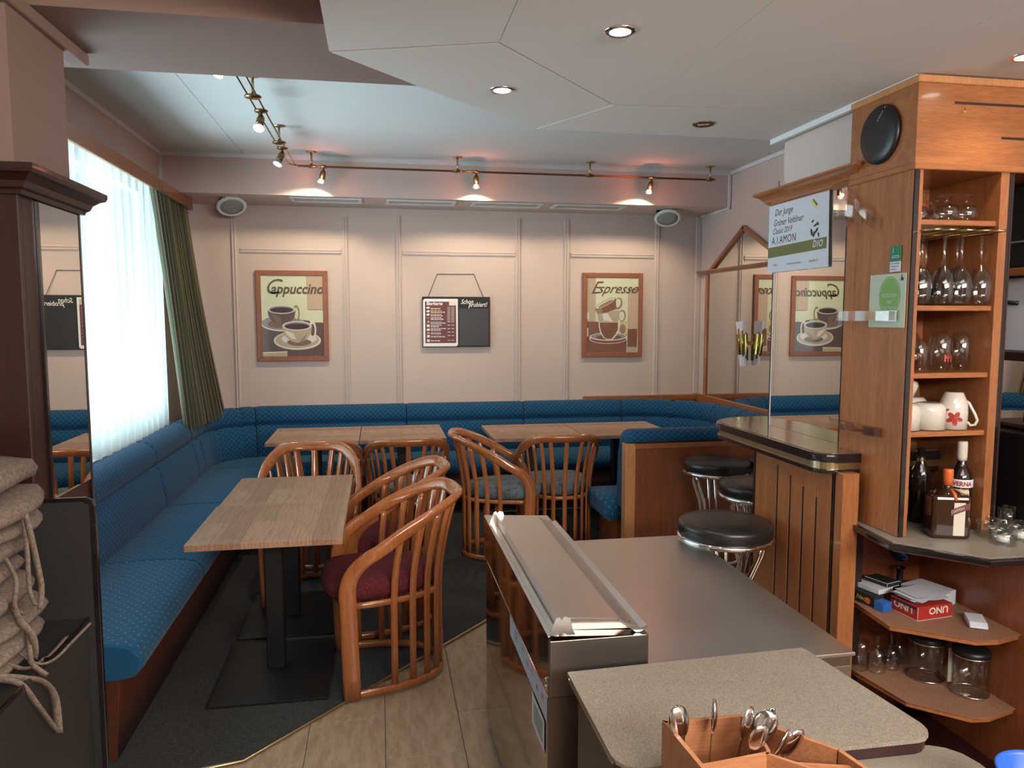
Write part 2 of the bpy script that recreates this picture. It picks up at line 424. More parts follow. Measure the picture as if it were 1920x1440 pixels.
# floor: concrete bed, carpet, stone slabs laid one by one
fl = S('floor', MB().box(-2.0, 3.6, -1.6, 6.9, -.12, -.006), 'grout')
slab_me = MB().box(-.149, .149, -.299, .299, -.014, 0, .0015, 1)
first = slab_me.build('stone_slab', 'stone', fl); first.location = (-1.35, .9, .006-.006)
def flip(i): return (0, PI)[i % 2]
cnt = 0
for i in range(17):
    for j in range(10):
        x = -1.35+i*.30; y = -.3+j*.6+(.3 if i % 2 else 0)
        if y-.3 > 1.05*(x-.15)+3.40+.75 or y > 4.9: continue
        if x > 1.9 and y < 2.0 : continue
        o = first if cnt == 0 else first.copy()
        if cnt: col.objects.link(o); o.parent = fl
        o.location = (x, y, random.uniform(-.0006, .0006)); o.rotation_euler = (0, 0, flip(cnt)); cnt += 1
cp = [(-.9, 2.70), (-.52, 2.775), (.527, 3.872), (1.0, 4.37), (1.44, 4.40), (3.05, 4.40), (3.05, 6.84), (-1.63, 6.84), (-1.63, 2.70)]
carpet = tag(MB().prism(cp, .0015, .009, .002).build('carpet', 'carpet'), 'dark grey fitted carpet under the benches, tables and chairs', 'carpet')
st = MB()
ln = [(-.9, 2.693), (-.52, 2.768), (.527, 3.864), (1.0, 4.362)]
st.tube([(x, y, .009) for x, y in ln], .0065, 6)
tag(st.build('carpet_edge_strip', 'brassband'), 'thin metal strip along the diagonal edge of the grey carpet', 'edging')
# walls
wb = S('wall_back', MB().box(XL-.12, XR+.12, YB, YB+.12, 0, ZC+.1), 'wall')
wr = S('wall_right', MB().box(XR, XR+.12, -1.6, YB, 0, ZC+.1), 'wall')
lw_ = MB()
lw_.box(XL-.12, XL, -1.6, WIN[0], 0, ZC+.1); lw_.box(XL-.12, XL, WIN[1], YB, 0, ZC+.1)
lw_.box(XL-.12, XL, WIN[0], WIN[1], 0, WIN[2]-.04); lw_.box(XL-.12, XL, WIN[0], WIN[1], WIN[3], ZC+.1)
S('wall_left', lw_, 'wall')
S('wall_front', MB().box(XL-.12, XR+.12, -1.72, -1.6, 0, ZC+.1), 'wall')
# high ceiling of big boards with open joints
ce = S('ceiling', MB().box(XL-.12, XR+.12, -1.7, YB+.1, ZC+.012, ZC+.1), 'highceil')
for x0, x1, y0, y1 in ((XL, -1.0215, -1.6, 6.24), (-1.0185, 1.35, -1.6, 6.24), (1.353, 2.562, -1.6, 6.24), (2.565, XR, -1.6, 6.24)):
    MB().box(x0, x1, y0, y1, ZC, ZC+.0115).build('board', 'highceil', ce)
# plaster box below the ceiling along the back wall
S('trim_1', MB().box(XL, XR, 6.24, YB, 2.605, ZC), 'wall')
cv = MB()
cv.box(XL, XR, 6.222, 6.24, ZC-.03, ZC); cv.box(XL, XL+.018, 2.74, 6.24, ZC-.03, ZC); cv.box(XR-.018, XR, 2.74, 6.24, ZC-.03, ZC)
cv.box(XL+.001, XL+.022, 6.225, 6.24, 2.605, ZC-.03)
cv.box(XR-.03, XR-.008, 6.226, 6.24, 2.59, ZC-.03); cv.box(XR-.016, XR, 6.226, 6.85, 2.588, 2.606)
S('trim_2', cv, 'white_strip')
# ceiling beam across the room
S('trim_3', MB().box(XL, 1.8, 2.225, 2.745, 2.462, ZC), 'beam')
# pillar on the left carrying the beam
S('wall_pillar', MB().box(-1.62, -.90, 2.12, 2.47, 0, 2.462), 'beam')
S('trim_4', MB().prism([(-.93, 2.11), (-.885, 2.085), (-.875, 2.60), (-.93, 2.60)], 2.425, 2.461, .006), 'beam')
# lowered ceiling: separate boards with joints over a white backing
lc = S('ceiling_lowered', MB().prism([(-.134, -1.6), (-.134, 2.381), (.149, 2.681), (.668, 3.181), (1.80, 3.19), (1.80, 2.62), (XR, 2.62), (XR, -1.6)], ZL+.004, ZL+.05), 'white_strip')
A, B, C_, D, E_ = (-.134, 2.381), (.355, 2.218), (.879, 2.777), (.668, 3.181), (.149, 2.681)
G, H_ = (.985, 2.765), (1.609, 2.722)
def shrink(poly, d=.0022):
    cx = sum(p[0] for p in poly)/len(poly); cy = sum(p[1] for p in poly)/len(poly); o = []
    for x, y in poly:
        L = math.hypot(x-cx, y-cy); o.append((x+(cx-x)/L*d*1.5, y+(cy-y)/L*d*1.5))
    return o
for pl in ([A, (-.134, -1.6), (.357, -1.6), B], [A, B, C_, D, E_], [B, (.357, -1.6), (1.005, -1.6), G, C_],
           [G, (1.005, -1.6), (1.64, -1.6), H_], [H_, (1.64, -1.6), (XR, -1.6), (XR, 2.62), (1.80, 2.62), (1.78, 2.72)], [C_, G, H_, (1.80, 2.72), (1.80, 3.19), D]):
    MB().prism(shrink(pl, .0032), ZL, ZL+.004).build('board', 'ceiling', lc)
S('trim_5', MB().box(1.745, 1.765, 2.57, 3.19, ZL-.022, ZL).box(1.747, 1.757, 2.26, 2.57, ZL-.010, ZL), 'white_strip')
# short wall above the bar mirror and behind it
S('wall_bar', MB().box(1.80, 1.835, 2.62, 3.16, 1.147, 2.22).box(1.80, 2.16, 2.62, 3.16, 2.22, ZL+.003), 'wall')
# plinth moulding of the back wall: raised strips
def mould_v(i, x, z0, z1):
    mb = MB(); 
    for dx0, dx1, d in ((-.024, .024, .010), (-.017, -.004, .018), (.004, .017, .018)):
        mb.box(x+dx0, x+dx1, YB-d, YB, z0, z1, .003, 1)
    S('trim_%d' % i, mb, 'trim')
k = 6
for x in (-1.22, -.28, .18, 1.272, 1.73, 2.616):
    mould_v(k, x, .80, 2.52 if x < 0 else 2.545); k += 1
for x0, x1 in ((-1.17, -.316), (.22, 1.243), (1.772, 2.583)):
    mb = MB(); mb.box(x0, x1, YB-.010, YB, 2.195, 2.243, .003, 1); mb.box(x0, x1, YB-.018, YB, 2.203, 2.215, .003, 1); mb.box(x0, x1, YB-.018, YB, 2.223, 2.236, .003, 1)
    S('trim_%d' % k, mb, 'trim'); k += 1
S('trim_%d' % k, MB().box(XR-.055, XR, YB-.02, YB, .9, 2.60, .004, 1), 'trim'); k += 1
# wood rail on top of the bench backs
S('trim_%d' % k, MB().box(1.9, XR, YB-.055, YB-.001, .845, .897, .004, 1).box(XR-.03, XR, 4.3, YB, .83, .905, .004, 1), 'cherry_x'); k += 1
# window
wf = S('window_1', MB().box(XL-.10, XL-.05, WIN[0], WIN[1], WIN[2]-.04, WIN[2]+.03).box(XL-.10, XL-.05, WIN[0], WIN[1], WIN[3]-.06, WIN[3])
       .box(XL-.10, XL-.05, WIN[0], WIN[0]+.06, WIN[2], WIN[3]).box(XL-.10, XL-.05, WIN[1]-.06, WIN[1], WIN[2], WIN[3]).box(XL-.10, XL-.05, 4.33, 4.40, WIN[2], WIN[3]), 'white')
for y0, y1 in ((WIN[0]+.06, 4.33), (4.40, WIN[1]-.06)):
    MB().box(XL-.078, XL-.072, y0, y1, WIN[2]+.03, WIN[3]-.06).build('pane', 'winglass', wf)
MB().box(XL-.05, -1.475, WIN[0]-.1, 6.0, .822, .848, .004, 1).build('window_sill', 'white', wf)

# ------------------------------------------------------------------ curtains
pel = thing('curtain_pelmet', 'long wooden pelmet board over the window curtains', 'pelmet', (-1.55, 4.5, 2.5))
MB().box(-1.498, -1.478, 2.5, 6.56, 2.512, 2.60, .003).build('front_board', 'cherry_y', pel)
MB().box(-1.64, -1.498, 2.5, 6.56, 2.585, 2.60, .002).build('top_board', 'cherry_y', pel)
MB().box(-1.639, -1.498, 6.54, 6.56, 2.512, 2.585, .002).build('end_board', 'cherry_y', pel)
MB().box(-1.478, -1.472, 2.5, 6.56, 2.508, 2.516).build('edge_strip', 'brassband', pel)
MB().box(-1.58, -1.52, 2.5, 6.53, 2.565, 2.585).build('curtain_rail', 'white', pel)
rows = []; uvs = []
N = 420
for r in range(9):
    t = r/8; z = 2.565-(2.565-.862)*t; row = []; uv = []
    for i in range(N+1):
        y = 2.56+(5.80-2.56)*i/N
        amp = .022+.014*t
        ph = y*2*PI/.135+1.1*math.sin(y*2.3)+.8*math.sin(y*5.1+1)
        x = -1.535+amp*math.sin(ph)+.012*math.sin(y*3.7+t*1.5)+.006*math.sin(ph*2.1+2*t)
        row.append((x, y+.012*math.cos(ph)*t, z+(.006*math.sin(y*9) if r == 8 else 0))); uv.append((y, z))
    rows.append(row); uvs.append(uv)
sh = MB().grid(rows, uvs).build('sheer_curtain', 'sheer')
tag(sh, 'white translucent sheer curtain hanging in folds at the window', 'curtain')
rows = []; uvs = []
N = 260
for r in range(25):
    t = r/24; row = []; uv = []
    for i in range(N+1):
        s_ = i/N
        top = Vector((-1.505-.03*s_, 5.50+1.0*s_, 2.575))
        bot = Vector((-1.405+.115*s_, 5.74+.84*s_, .80+.02*s_))
        e = t**1.15; p = top.lerp(bot, e)
        mid = .03*math.sin(PI*t)
        amp = .026*(1-.35*t)+.008*math.sin(9*s_)
        ph = s_*2*PI*13+1.5*math.sin(4*s_)
        p.x += amp*math.sin(ph)+mid*(.3-s_); p.y += .02*math.cos(ph)
        if s_ < .06: p.y += .0
        row.append(p); uv.append((s_*3.2, t*1.7))
    rows.append(row); uvs.append(uv)
dr = MB().grid(rows, uvs).build('patterned_drape', 'drape')
tag(dr, 'green and brown striped drape gathered in the window corner', 'curtain')
# ================================================================== CORNER BENCH
segs = []
def path(s):
    """front foot line of the backrest; returns x,y,nx,ny (n towards the wall), centre-radius or None"""
    L1 = 6.20-2.82
    if s < L1: return (-1.34, 2.82+s, -1, 0, None)
    s -= L1; r = .40; A_ = r*PI/2
    if s < A_:
        a = s/r; return (-.94-r*math.cos(a), 6.20+r*math.sin(a), -math.cos(a), math.sin(a), r)
    s -= A_; L2 = 2.23+.94
    if s < L2: return (-.94+s, 6.60, 0, 1, None)
    s -= L2; r2 = .62; A2 = r2*PI/2
    if s < A2:
        a = s/r2; return (2.23+r2*math.sin(a), 5.98+r2*math.cos(a), math.sin(a), math.cos(a), r2)
    s -= A2
    return (2.85, 5.98-s, 1, 0, None)
L1 = 3.38; SA = L1+.40*PI/2; SB = SA+3.17; SCc = SB+.62*PI/2; SE = SCc+1.55
back_prof = [(-.005, .435), (-.012, .50), (.006, .60), (.020, .69), (.046, .714), (.062, .726), (.044, .738), (.034, .765), (.042, .82), (.068, .850), (.10, .872), (.15, .874), (.19, .86), (.19, .44)]
groove = {3: 0, 4: 1, 5: 0}
def sweep_cushion(s0, s1, prof, name, mat, parent, puff=.012, seams=(), step=.03, top_drop=None, endround=.03):
    n_ = max(6, int((s1-s0)/step)); ss = [s0+.002+(s1-s0-.004)*i/n_ for i in range(n_+1)]
    ext = [s0+.002+.008, s0+.002+.02, s1-.002-.02, s1-.002-.008]
    for q in seams: ext += [q-.032, q-.02, q-.008, q, q+.008, q+.02, q+.032]
    ss = sorted(set(ss+[e for e in ext if s0 < e < s1]))
    rows, uvs = [], []
    cz = sum(p[1] for p in prof)/len(prof); cn = sum(p[0] for p in prof)/len(prof)
    for s_ in ss:
        x, y, nx, ny, r = path(s_)
        d = min(s_-s0, s1-s_); f = math.sqrt(max(0, 1-(1-min(1, d/endround))**2))
        for q in seams: f = min(f, math.sin(PI/2*min(1, .12+abs(s_-q)/.032)))
        row, uv = [], []; ulen = 0; pp = None
        for k_, (n0, z0) in enumerate(prof):
            nn = n0 + (cn-n0)*.0; zz = z0
            ins = .022*(1-f)
            L = math.hypot(n0-cn, z0-cz)
            nn = n0+(cn-n0)/L*ins; zz = z0+(cz-z0)/L*ins
            if pp: ulen += math.hypot(nn-pp[0], zz-pp[1])
            pp = (nn, zz)
            if r is not None and nn < -(r-.01): nn = -(r-.01)
            row.append((x+nx*nn, y+ny*nn, zz)); uv.append((s_, ulen))
        rows.append(row); uvs.append(uv)
    mb = MB(); mb.grid(rows, uvs)
    mb.cap(mb.V[0][::-1]); mb.cap(mb.V[-1])
    return mb.build(name, mat, parent)
bench = thing('corner_bench', 'long blue upholstered bench running around window, back wall and right corner', 'bench', (-1.34, 2.82, 0))
bk = [0, .95, 2.10, 2.98, SA-.10, SA+1.17, SA+2.23, SB-.01, SE]
bk_seams = {3: (3.18, L1+.2, L1+.42), 7: tuple(SB+.20+.21*i for i in range(9))}
for i in range(len(bk)-1):
    sweep_cushion(bk[i], bk[i+1], back_prof, 'back_cushion', 'blue', bench, seams=bk_seams.get(i, ()))
seat_prof = [(.03, .45), (-.05, .462), (-.20, .470), (-.36, .466), (-.43, .452), (-.468, .415), (-.470, .37), (-.440, .335), (-.38, .325), (.03, .325)]
st_ = [0, .985, 2.12, 3.26, SA+.02, SA+1.10, SA+2.15, SB, SCc, SE]
for i in range(len(st_)-1):
    sweep_cushion(st_[i], st_[i+1], seat_prof, 'seat_cushion', 'blue_seat', bench, endround=.02)
base_prof = [(-.02, .325), (-.38, .325), (-.36, 0.0), (-.02, 0.0)]
for i, (a, b_) in enumerate(((0.03, L1), (L1, SA), (SA, SB), (SB, SE))):
    sweep_cushion(a, b_, base_prof, 'base_panel', 'benchbase', bench, endround=.001)
# shell board behind back cushions
sh_prof = [(.192, .862), (.205, .862), (.205, .05), (.192, .05)]
sweep_cushion(0.0, SE, sh_prof, 'back_board', 'cherry_y', bench, endround=.001)
# side cheek of bench at the near end
MB().box(-1.60, -1.14, 2.775, 2.812, 0, .80, .01).build('end_panel', 'benchbase', bench)

# booth divider with its own seat facing the back wall
dv = thing('booth_divider', 'reddish wood booth divider with blue padded top and seat behind', 'bench', (2.2, 4.4, 0))
MB().box(1.55, 3.05, 4.36, 4.385, 0, .845, .002).build('panel', 'darkpanel', dv)
MB().box(1.485, 1.55, 4.355, 4.43, 0, .868, .004).build('end_post', 'edge', dv)
MB().box(1.55, 3.05, 4.352, 4.375, .835, .868, .003).build('top_rail', 'cherry_x', dv)
rows = []; uvs = []
for i, x in enumerate([1.497, 1.50, 1.515, 1.54]+[1.6+.1*k_ for k_ in range(15)]+[3.05]):
    f = 1 if i > 3 else (.35, .7, .9, 1)[i]
    pr_ = [(4.37, .870), (4.352, .885), (4.352, .915), (4.375, .940), (4.42, .950), (4.48, .945), (4.53, .91), (4.54, .80), (4.56, .55), (4.57, .44), (4.46, .44), (4.43, .87)]
    cy_, cz_ = 4.45, .87
    rows.append([(x, cy_+(a-cy_)*f if b_ > .8 else a, cz_+(b_-cz_)*f if b_ > .8 else b_) for a, b_ in pr_]); uvs.append([(x, .04*j) for j in range(len(pr_))])
mb = MB(); mb.grid(rows, uvs, closed_u=True); mb.cap(mb.V[0]); mb.cap(mb.V[-1][::-1]); mb.build('back_pad', 'blue', dv)
rows = []; uvs = []
for i, x in enumerate([1.42, 1.428, 1.45, 1.50, 1.6, 1.8, 2.0, 2.3, 2.6]):
    f = (.5, .8, .95, 1, 1, 1, 1, 1, 1)[i]
    pr_ = [(4.56, .33), (4.56, .47), (4.70, .485), (4.90, .48), (5.02, .455), (5.05, .41), (5.03, .35), (4.95, .33)]
    cy_, cz_ = 4.80, .40
    rows.append([(x, cy_+(a-cy_)*(.8+.2*f), cz_+(b_-cz_)*f) for a, b_ in pr_]); uvs.append([(x, .07*j) for j in range(len(pr_))])
mb = MB(); mb.grid(rows, uvs, closed_u=True); mb.cap(mb.V[0]); mb.cap(mb.V[-1][::-1]); mb.build('seat_cushion', 'blue_seat', dv)
MB().box(1.50, 2.6, 4.58, 4.94, 0, .33).build('seat_base', 'darkpanel', dv)

# ================================================================== TABLES
def table(x0, x1, y0, y1, axis, label, cols, cat='table', rz=0):
    cx, cy = (x0+x1)/2, (y0+y1)/2
    t = thing('cafe_table', label, cat, (cx, cy, 0), rz, 'oak café tables')
    mb = MB(); mb.box(x0-cx, x1-cx, y0-cy, y1-cy, .722, .75, .0025, 2)
    mb.build('table_top', 'oak_x' if axis == 'x' else 'oak_y', t, world=False)
    px, py = cols[0]-cx, cols[1]-cy
    mb = MB(); mb.box(px-.04, px+.04, py-.04, py+.04, .018, .70, .004, 1); mb.build('column', 'black', t, world=False)
    mb = MB(); mb.box(px-.20, px+.20, py-.20, py+.20, .70, .722, .003, 1); mb.build('mounting_plate', 'black', t, world=False)
    bx, by = cols[2]-cx, cols[3]-cy
    mb = MB(); mb.box(bx-.25, bx+.25, by-.31, by+.31, .0092, .019, .002, 1); mb.build('base_plate', 'black', t, world=False)
    return t
# shorten plates to their real depth by separate ends
table(-.772, -.160, 3.060, 3.685, 'y', 'oak café table nearest the camera, in front of the window bench', (-.495, 3.53, -.49, 3.483))
table(-.765, -.158, 3.690, 4.310, 'y', 'oak café table pushed against the far side of the nearest table', (-.49, 4.15, -.485, 4.158))
table(-.815, -.155, 5.50, 6.215, 'x', 'left oak table of the pair before the back bench, below the cappuccino picture', (-.49, 5.86, -.49, 5.86))
table(-.150, .485, 5.50, 6.215, 'x', 'right half of the left pair of oak tables at the back bench', (.17, 5.86, .17, 5.86))
table(.825, 1.52, 5.40, 6.10, 'x', 'left half of the right pair of oak tables at the back bench', (1.17, 5.75, 1.17, 5.75))
table(1.525, 2.25, 5.41, 6.10, 'x', 'right oak table of the back pair, behind the booth divider', (1.88, 5.75, 1.88, 5.75))

# ================================================================== CHAIRS
def plan(th, a, b, y0=.22, e=.80):
    """th in [-90,90], 0 = back middle"""
    r = math.radians(th); sg = 1 if th >= 0 else -1
    return Vector((a*sg*abs(math.sin(r))**e, y0-b*abs(math.cos(r))**.92, 0))
def railz(th):
    u = max(0, min(1, (.20-plan(th, .29, .515, e=.64).y)/.475))
    return .580+.250*(1-(1-u)**1.30)
def sweep_rect(mb, pts, frames, sizes, seg=10, e=.6, caps=True):
    rings = []
    for p, (N_, B_), (a, b_) in zip(pts, frames, sizes):
        ring = []
        for k_ in range(seg):
            t = 2*PI*k_/seg; c, s_ = math.cos(t), math.sin(t)
            ring.append(mb.bm.verts.new(p+N_*(a*math.copysign(abs(c)**e, c))+B_*(b_*math.copysign(abs(s_)**e, s_))))
        rings.append(ring)
    for i in range(len(rings)-1):
        for k_ in range(seg):
            f = mb.bm.faces.new((rings[i][k_], rings[i][(k_+1) % seg], rings[i+1][(k_+1) % seg], rings[i+1][k_])); f.smooth = True
    if caps: mb.bm.faces.new(rings[0][::-1]); mb.bm.faces.new(rings[-1])
def frames_along(pts, outward):
    fr = []
    n_ = len(pts)
    for i in range(n_):
        T = (pts[min(i+1, n_-1)]-pts[max(i-1, 0)]).normalized(); O_ = outward[i]
        N_ = (O_-T*O_.dot(T)).normalized(); fr.append((N_, T.cross(N_).normalized()))
    return fr
def build_chair(seatmat, label, loc, rz):
    t = thing('barrel_chair', label, 'chair', loc, rz, 'curved wooden café chairs')
    # rail and the two front posts in one bent piece
    pts, outw, siz = [], [], []
    a_t, b_t = .288, .515; E_t = .64
    def outn(p): 
        v = Vector((p.x/.28, (p.y+.02)/.42, 0)); return v.normalized()
    ths = [-78+156*i/40 for i in range(41)]
    def post(sign):
        P, O_, Z = [], [], []
        p78 = plan(78*sign, a_t, b_t, e=E_t); z78 = railz(78)
        for i in range(1, 9):
            u = i/8; dy = .228-p78.y; y1_, z1_ = .228, z78-dy*.45
            x = sign*(p78.x*sign-(p78.x*sign-.262)*u)
            y = (1-u)**2*p78.y+2*u*(1-u)*(.228)+u*u*.228; z = (1-u)**2*z78+2*u*(1-u)*z1_+u*u*.47
            P.append(Vector((x, y, z))); O_.append(Vector((sign, .12, 0)).normalized()); q = i/8; Z.append((.017*(1-q)+.014*q, .029*(1-q)+.038*q))
        for z in (.42, .34, .22, .10, .003):
            P.append(Vector((sign*(.254+.016*max(0, z-.1)), .228-(.51-z)*.03, z))); O_.append(Vector((sign, .12, 0)).normalized()); Z.append((.014, .038))
        return P, O_, Z
    P, O_, Z = post(-1); pts += P[::-1]; outw += O_[::-1]; siz += Z[::-1]
    for th in ths:
        p = plan(th, a_t, b_t, e=E_t); p.z = railz(th); pts.append(p); outw.append(outn(p)); q = min(1, (78-abs(th))/22)
        siz.append((.017+.001*q, .029+.003*q))
    P, O_, Z = post(1); pts += P; outw += O_; siz += Z
    mb = MB(); fr = frames_along(pts, outw); fr2 = []
    for (N_, B_), p in zip(fr, pts):
        sgn = 1 if B_.z > 0 else -1
        k_ = max(0, min(1, (p.z-.63)/.15))*max(0, min(1, (.12-p.y)/.25+.25)); ph = math.radians(42)*k_
        up_ = B_*sgn; fr2.append((N_*math.cos(ph)-up_*math.sin(ph), (up_*math.cos(ph)+N_*math.sin(ph))*sgn))
    fr = fr2
    # tilt rail section outward a little
    sweep_rect(mb, pts, fr, siz, 12, .72); mb.build('top_rail', 'chair', t, world=False)
    # bottom ring
    pts, outw = [], []
    for i in range(37):
        th = -90+180*i/36; p = plan(th, .252, .440); p.z = .020; pts.append(p); outw.append(outn(p))
    mb = MB(); sweep_rect(mb, pts, frames_along(pts, outw), [(.012, .018)]*37, 8, .5); mb.build('bottom_ring', 'chair', t, world=False)
    # seat ring, closed at the front
    pts, outw = [], []
    for i in range(37):
        th = -88+176*i/36; p = plan(th, .240, .432); p.z = .408; pts.append(p); outw.append(outn(p))
    mb = MB(); sweep_rect(mb, pts, frames_along(pts, outw), [(.011, .014)]*37, 8, .5)
    f0 = [(-.25, .215, .408), (-.18, .25, .408), (0, .268, .408), (.18, .25, .408), (.25, .215, .408)]
    P = [Vector(p) for p in f0]; sweep_rect(mb, P, frames_along(P, [Vector((0, 1, 0))]*5), [(.011, .014)]*5, 8, .5)
    mb.build('seat_ring', 'chair', t, world=False)
    # slats
    for k_ in range(11):
        th = -66+132*k_/10
        lo = plan(th, .252, .440); hi = plan(th, a_t-.006, b_t-.010, e=E_t); se = plan(th, .250, .440)
        zt = railz(th)-.020
        P = []
        for z in (.03, .20, .40, .50, .58, .66, .74, .80):
            if z > zt: break
            q = max(0, (z-.42)/(zt-.42)); q = q**1.6
            b0 = lo.lerp(se, min(1, z/.4)); p = b0.lerp(hi, q) if z > .42 else b0
            P.append(Vector((p.x, p.y, z)))
        P.append(Vector((hi.x, hi.y, zt)))
        mb = MB(); sweep_rect(mb, P, frames_along(P, [outn(lo)]*len(P)), [(.007, .0155)]*len(P), 8, .4); mb.build('slat', 'chair', t, world=False)
    # cushion: rounded slab following the plan, bulging forward
    outline = []
    for i in range(30):
        th = -88+176*i/29; p = plan(th, .228, .420); outline.append((p.x, p.y))
    for x, y in ((.215, .265), (.15, .305), (.05, .322), (-.05, .322), (-.15, .305), (-.215, .265)): outline.append((x, y))
    rows = []
    for sc_, z in ((.10, .418), (.80, .412), (.95, .422), (1.0, .445), (1.0, .468), (.955, .492), (.82, .505), (.5, .511), (.1, .512)):
        rows.append([(x*sc_, .03+(y-.03)*sc_, z) for x, y in outline])
    mb = MB(); mb.grid(rows, closed_u=True); mb.cap(mb.V[0][::-1]); mb.cap(mb.V[-1]); mb.build('seat_cushion', seatmat, t, world=False, smooth=True)
    for ch in t.children:
        if ch.name.startswith('seat_cushion'): ch['label'] = 'burgundy seat cushion' if seatmat == 'burgundy' else 'grey and blue patterned seat cushion'
    return t
def place(src, x, y, face, label):
    """face: direction the sitter looks, degrees from +X"""
    c = copy_tree(src); c.location = (x, y, .0092); c.rotation_euler = (0, 0, math.radians(face-90)); c['label'] = label; return c
def put(o, x, y, face): o.location = (x, y, .0092); o.rotation_euler = (0, 0, math.radians(face-90))
ch1 = build_chair('burgundy', 'curved wooden chair with burgundy seat, nearest the camera beside the front table', (0, 0, 0), 0)
put(ch1, .045, 3.425, 187)
place(ch1, .045, 4.02, 185, 'curved wooden chair with burgundy seat behind the nearest chair')
place(ch1, -.415, 4.505, 270, 'curved wooden chair facing the camera at the far end of the window tables')
g1 = build_chair('greyblue', 'curved wooden chair with its back to the camera before the left back table, partly hidden', (0, 0, 0), 0)
put(g1, -.41, 5.10, 90)
place(g1, .175, 5.10, 90, 'curved wooden chair with its back to the camera, centred before the back tables')
place(g1, .775, 5.06, -6, 'curved wooden chair turned sideways with grey blue seat, left of the right back tables')
place(g1, 1.235, 5.08, 88, 'curved wooden chair with grey blue seat facing the right back tables, beside the booth divider')

# ================================================================== BAR STOOLS
def stool(label):
    t = thing('bar_stool', label, 'stool', (0, 0, 0), 0, 'black bar stools')
    MB().lathe([(0, .738), (.183, .738), (.193, .748), (.195, .785), (.190, .797), (.175, .803), (.09, .806), (0, .807)], seg=40).build('seat', 'leather', t, world=False)
    MB().lathe([(.150, .730), (.190, .722), (.200, .730), (.200, .738), (.192, .746), (.150, .742), (.150, .730)], seg=40).build('seat_ring', 'chrome', t, world=False)
    for k_ in range(3):
        a = math.radians(-50)+k_*PI*2/3; c, s_ = math.cos(a), math.sin(a)
        side = [(.190, .012), (.150, .22), (.088, .42), (.105, .56), (.150, .672), (.158, .700)]
        def at(r, z, o): return (c*r-s_*o, s_*r+c*o, z)
        P = [at(r, z, -.020) for r, z in side]+[at(.156, .716, -.012), at(.154, .720, 0), at(.156, .716, .012)]+[at(r, z, .020) for r, z in side[::-1]]
        MB().tube(P, .0095, 10).build('leg', 'chrome', t, world=False)
    MB().tube([(.150*math.cos(2*PI*i/32), .150*math.sin(2*PI*i/32), .22) for i in range(33)], .008, 8, False).build('foot_ring', 'chrome', t, world=False)
    return t
s1 = stool('black round bar stool nearest the camera, beside the steel counter'); s1.location = (1.415, 2.86, .0); s1.rotation_euler = (0, 0, .0)
for x, y, r, lb in ((1.962, 4.10, .1, 'black round bar stool in front of the booth divider'), (1.905, 3.50, .5, 'black bar stool half hidden by the slotted bar front'),
                    (2.36, 4.06, .3, 'bar stool mostly hidden behind the bar top, rightmost by the divider')):
    c = copy_tree(s1); c.location = (x, y, 0); c.rotation_euler = (0, 0, r); c['label'] = lb
# ================================================================== RAISED BAR COUNTER WITH MIRROR
M['countertop'] = wood('brown_gloss_counter', (.13, .07, .045), (.17, .095, .06), 'y', .16, .5)
bar = thing('bar_counter', 'raised bar counter end with black rounded edge, brass band and slotted wooden front', 'counter', (1.85, 2.8, 0))
def stad(x0, x1, y0, y1, r, n=8):
    o = []
    for cx, cy, a0 in ((x1-r[0], y1-r[0], 0), (x0+r[1], y1-r[1], 90), (x0+r[2], y0+r[2], 180), (x1-r[3], y0+r[3], 270)):
        rr = r[(0, 1, 2, 3)[int(a0/90)]]
        for i in range(n+1):
            a = math.radians(a0+90*i/n); o.append((cx+rr*math.cos(a), cy+rr*math.sin(a)))
    return o
top = stad(1.585, 2.2, 2.462, 3.50, (.30, .22, .07, .002))
def inset(poly, d):
    cx = sum(p[0] for p in poly)/len(poly); cy = sum(p[1] for p in poly)/len(poly)
    xs = [p[0] for p in poly]; ys = [p[1] for p in poly]; w_, h_ = (max(xs)-min(xs))/2, (max(ys)-min(ys))/2
    mx, my = (max(xs)+min(xs))/2, (max(ys)+min(ys))/2
    return [(mx+(x-mx)*(1-d/w_), my+(y-my)*(1-d/h_)) for x, y in poly]
MB().prism(inset(top, .018), 1.136, 1.146).build('top_surface', 'countertop', bar)
MB().prism(top, 1.112, 1.1445, .009).build('black_edge', 'blackgloss', bar)
MB().prism(inset(top, .012), 1.086, 1.112).build('brass_band', 'brassband', bar)
MB().prism(inset(top, .006), 1.070, 1.086, .003).build('lower_edge', 'blackgloss', bar)
# slotted front: planks separated by dark slots
fx = 1.655
ys = [2.50, 2.575, 2.662, 2.748, 2.832, 2.915, 3.06]
slots = [(2.575, .93), (2.662, .99), (2.748, 1.02), (2.842, 1.045)]
MB().box(fx+.06, 1.80, 2.50, 3.054, 0, 1.078).build('front_carcass', 'slot', bar)
MB().box(1.80, 2.16, 2.622, 3.054, 0, 1.078).build('bar_body', 'darkpanel', bar)
# slot positions seen on the front (near side to far side), slot tops step up
edges = [2.497, 2.592, 2.684, 2.778, 2.880, 3.065]
tops = [0, .985, 1.005, 1.02, 1.04, 0]
for i in range(5):
    y0 = edges[i]+(.0065 if i else 0); y1 = edges[i+1]-(.0065 if i < 4 else 0)
    MB().box(fx, fx+.022, y0, y1, 0.0, 1.078, .0015, 1).build('front_plank', 'cherry', bar)
    if i: MB().box(fx+.002, fx+.02, edges[i]-.0064, edges[i]+.0064, 0, (0, .955, .975, 1.0, 1.025)[i]).build('dark_slot', 'black', bar)
for i in range(1, 5):
    MB().box(fx+.001, fx+.022, edges[i]-.0066, edges[i]+.0066, (.955, .975, 1.0, 1.025)[i-1], 1.078).build('slot_filler', 'cherry', bar)
MB().box(fx, fx+.030, 2.482, 2.491, 0, 1.078, .001, 1).build('corner_strip', 'blackgloss', bar)
